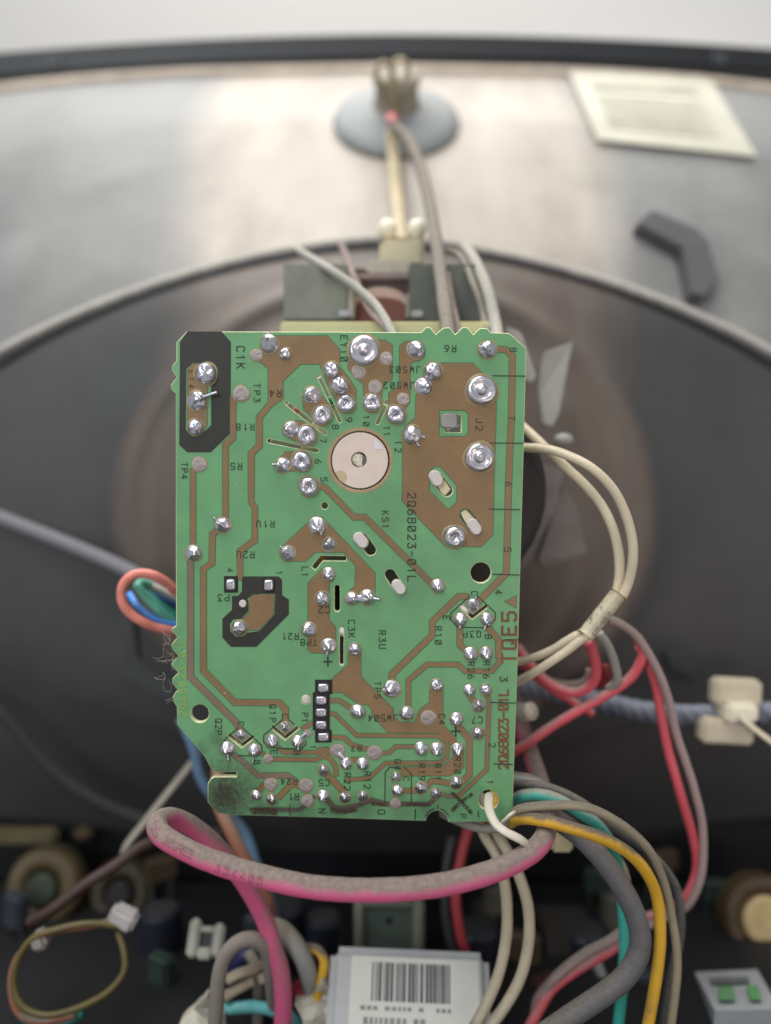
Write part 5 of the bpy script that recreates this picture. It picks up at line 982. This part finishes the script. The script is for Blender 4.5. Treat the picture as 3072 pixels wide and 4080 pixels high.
# red wires low
wire('insulated_wire', [('p', 1870, 3280, .236), ('p', 1835, 3420, .232), ('p', 1815, 3560, .23), ('p', 1830, 3700, .23), ('p', 1856, 3810, .232), ('p', 1870, 3900, .236)], 3.1, simple('dull_red_insulation', (176, 64, 70), .45), 'dull red wire hanging straight down behind the board, left of the cream pair')
wire('insulated_wire', [('p', 1800, 3330, .243), ('p', 1775, 3480, .24), ('p', 1775, 3640, .24), ('p', 1800, 3780, .24), ('p', 1830, 3880, .242)], 2.6, simple('dark_grey_insulation', (70, 68, 66), .5), 'dark grey wire hanging beside the dull red one')
wire('insulated_wire', W_(T, .21, (1130, 1250, .214), (1000, 1350, .214), (850, 1440, .214), (700, 1530, .213), (560, 1640, .212), (480, 1760, .211), (400, 1907, .21), (330, 2050, .21)), 3.0, REDM, 'red wire of the pair slanting to the bottom edge under the thick grey cable')
wire('insulated_wire', W_(T, .21, (1100, 1200, .212), (960, 1300, .212), (820, 1370, .211), (680, 1470, .211), (560, 1580, .211), (450, 1720, .213), (420, 1860, .214)), 2.6, PALER, 'brownish grey wire of the pair slanting to the bottom edge under the thick grey cable')
# boxes bottom right
def tbox(u0, v0, u1, v1, Y, d, mat, name, label, cat, c=T, **k):
    o = mbox(name, u0, v0, u1, v1, Y, d, mat, None, c=c, **k); tag(o, label, cat); return o
wc = thing('white_connector', P(*s(T, 780, 1750), .235), 'white box-shaped connector with a pale plug in it, below the red pair', 'connector')
mbox('shell', 590, 1610, 960, 2050, .236, .016, simple('white_shell', (160, 158, 146), .5), wc, c=T, bev=.0015, roll=3); mbox('shell_edge', 572, 1660, 610, 2050, .2345, .016, simple('pale_blue_white', (186, 190, 192), .4), wc, c=T, bev=.0008, roll=4); mbox('plug', 760, 1660, 870, 1740, .2348, .003, simple('cream_plug', (186, 178, 142), .5), wc, c=T, bev=.0006)
tbox(500, 1260, 900, 1560, .25, .02, simple('dark_brown_case', (52, 48, 45), .6), 'dark_component', 'dark brown boxy component under the bundle arch, behind the red pair', 'component', roll=2)
tbox(20, 1200, 170, 1440, .25, .02, simple('umber_case', (66, 60, 50), .6), 'dark_component', 'umber component showing between the dull red wire and the cream wires', 'component')
wire('white_lead', W_(T, .24, (840, 1340, .245), (880, 1460, .242), (920, 1560, .24), (930, 1640, .238)), 3.6, simple('white_grey_lead', (130, 130, 130), .5), 'blurred whitish lead standing above the white box-shaped connector', 'wire')
# tuner can with green print
tn = thing('tuner_can', P(2930, 3960, .215), 'silver-white flat module with green print at the lower right', 'module')
def quadbox(name, pts, Y, dy, th, mat, parent, c='Z'):
    f = [P(*s(c, u, v), Y+d) for (u, v), d in zip(pts, dy)]; k = len(f); bk = [p+Vector((0, .001, -th)) for p in f]
    me = mesh(f+bk, [list(range(k)), list(range(k, 2*k))]+[[i, (i+1) % k, k+(i+1) % k, k+i] for i in range(k)], name, False, parent.location)
    return link(name, me, parent, [mat])
quadbox('can', [(380, 1745), (940, 1720), (1150, 2080), (560, 2090)], .215, (.025, .025, 0, 0), .008, simple('silver_white_can', (168, 170, 172), .4, var=.1, scale=60), tn)
quadbox('green_print', [(600, 1880), (720, 1870), (750, 1990), (610, 1990)], .2135, (.012, .012, .0045, .0045), .0004, simple('green_ink', (104, 150, 104), .6), tn)
quadbox('green_print', [(850, 1870), (945, 1870), (985, 1990), (890, 1990)], .2135, (.012, .012, .0045, .0045), .0004, simple('green_ink', (96, 156, 96), .6), tn)
quadbox('grey_print', [(500, 1790), (860, 1775), (870, 1830), (540, 1850)], .2135, (.023, .023, .016, .016), .0004, simple('grey_ink', (120, 122, 120), .6), tn)
# wound coils
def coil(name, c, rout, rin, depth, mats, label, Y):
    cc = P(c[0], c[1], Y); t_ = thing(name, cc, label, 'coil')
    Ro, Ri = rout/FPX*Y, rin/FPX*Y
    def cyl(nm, r, d0, d1, mat, hole=None):
        pr = [(r*.96, d0), (r, d0-.0008), (r, d1)] ; vs, fs = lathe([(r, d1), (r, d0-.001), (r-.001, d0), (hole or r*.15, d0)], 40)
        me = mesh(vs, fs, nm); me.transform(Matrix.Rotation(R(78), 4, 'X')); link(nm, me, t_, [mat])
    cyl('flange', Ro, .004, 0, mats[0], Ri*1.25); cyl('core', Ri, .010, 0, mats[1])
    # windings: real turns round the ring
    vs, fs = [], []
    for k in range(46):
        a = 2*math.pi*k/46; cx = Vector((math.cos(a), math.sin(a), 0)); rm = (Ro+Ri)/2; w = (Ro-Ri)/2*.82
        path = [cx*(rm+w*math.cos(b_))+Vector((0, 0, .004+.0045*math.sin(b_))) for b_ in [2*math.pi*j/12 for j in range(13)]]
        v_, f_ = tube_geo(path, .0011, 6, 1, len(vs)); vs += v_; fs += f_
    me = mesh(vs, fs, 'windings', True); me.transform(Matrix.Rotation(R(78), 4, 'X')); o = link('windings', me, t_, [mats[2]]); o['kind'] = 'stuff'
    return t_
coil('wound_coil', (3010, 3640), 160, 92, .01, (simple('dark_olive_bobbin', (70, 62, 44), .6), simple('tan_ferrite_core', (196, 170, 120), .5), simple('bronze_wire', (82, 64, 42), .4)), 'wound coil with a round tan core at the right edge', .27)
coil('wound_coil', (205, 3520), 150, 60, .01, (simple('olive_bobbin', (60, 56, 38), .6), simple('dark_green_core', (52, 62, 48), .6), simple('olive_bronze_wire', (92, 78, 52), .45)), 'wound coil with olive-brown turns at the lower left', .283)
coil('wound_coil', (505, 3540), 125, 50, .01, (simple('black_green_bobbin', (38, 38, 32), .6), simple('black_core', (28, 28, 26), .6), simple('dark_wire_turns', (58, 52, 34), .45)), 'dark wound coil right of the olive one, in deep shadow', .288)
pbox('beige_bar', -60, 3310, 222, 3372, .292, .006, simple('beige_bakelite', (98, 88, 62), .6), None, .0015); tag(bpy.data.objects['beige_bar'], 'dim beige bar at the left edge above the olive coil', 'bar')
pbox('beige_block', 285, 3308, 360, 3350, .292, .006, simple('brown_bakelite', (84, 70, 48), .6), None, .0015); tag(bpy.data.objects['beige_block'], 'small brown block right of the beige bar', 'block')
wire('insulated_wire', [('p', 120, 3676, .224), ('p', 200, 3630, .222), ('p', 330, 3530, .224), ('p', 470, 3440, .228), ('p', 560, 3375, .232), ('p', 680, 3330, .238)], 3.6, simple('rust_brown_insulation', (62, 42, 36), .5), 'rust brown wire slanting across the olive coil')
wire('insulated_wire', [('p', 480, 3690, .218), ('p', 360, 3680, .216), ('p', 240, 3700, .214), ('p', 130, 3740, .213), ('p', 70, 3830, .212), ('p', 55, 3930, .211), ('p', 90, 4010, .21), ('p', 180, 4045, .21), ('p', 300, 4020, .211), ('p', 420, 3960, .212), ('p', 490, 3880, .214), ('p', 495, 3800, .216), ('p', 470, 3710, .219)], 1.9, OLIVE, 'olive yellow wire making a closed loop at the lower left')
wire('insulated_wire', [('p', 470, 3670, .220), ('p', 340, 3690, .217), ('p', 200, 3715, .215), ('p', 90, 3790, .214), ('p', 45, 3900, .213), ('p', 70, 4030, .212), ('p', 160, 4070, .212), ('p', 300, 4045, .213)], 2.0, ORANM, 'orange wire running alongside the olive loop')
wire('insulated_wire', [('p', 60, 3960, .214), ('p', 90, 4060, .213), ('p', 180, 4090, .213), ('p', 280, 4070, .214), ('p', 330, 4040, .214)], 2.2, simple('bottle_green_insulation', (28, 96, 84), .4), 'bottle green wire under the olive loop at the bottom edge')
def blob(name, x, y, Y, rx, ry, mat, label, cat, roll=0): 
    o = pbox(name, x-rx, y-ry, x+rx, y+ry, Y, .006, mat, None, .0011, roll=roll); return tag(o, label, cat)
WCN = simple('white_nylon_connector', (176, 172, 170), .5)
blob('wire_connector', 478, 3676, .217, 55, 36, WCN, 'white rounded connector at the upper right of the olive loop', 'connector', 25)
blob('wire_connector', 145, 3765, .212, 33, 32, simple('grey_nylon_connector', (146, 140, 134), .5), 'small grey connector on the left of the olive loop', 'connector', -25)

GROUPS = {'insulated_wire': 'insulated wires round and below the board', 'thin_wire': 'thin wires coming down above the board', 'cream_wire': 'cream wires right of the board', 'dark_component': 'dark components on the chassis', 'wound_coil': 'wound coils on the chassis', 'wire_connector': 'white connectors on the olive loop', 'plastic_wrap': 'wrinkled wraps round the lower wires'}
for o in COL.objects:
    k = o.name.split('.')[0]
    if k in GROUPS and not o.parent: o['group'] = GROUPS[k]
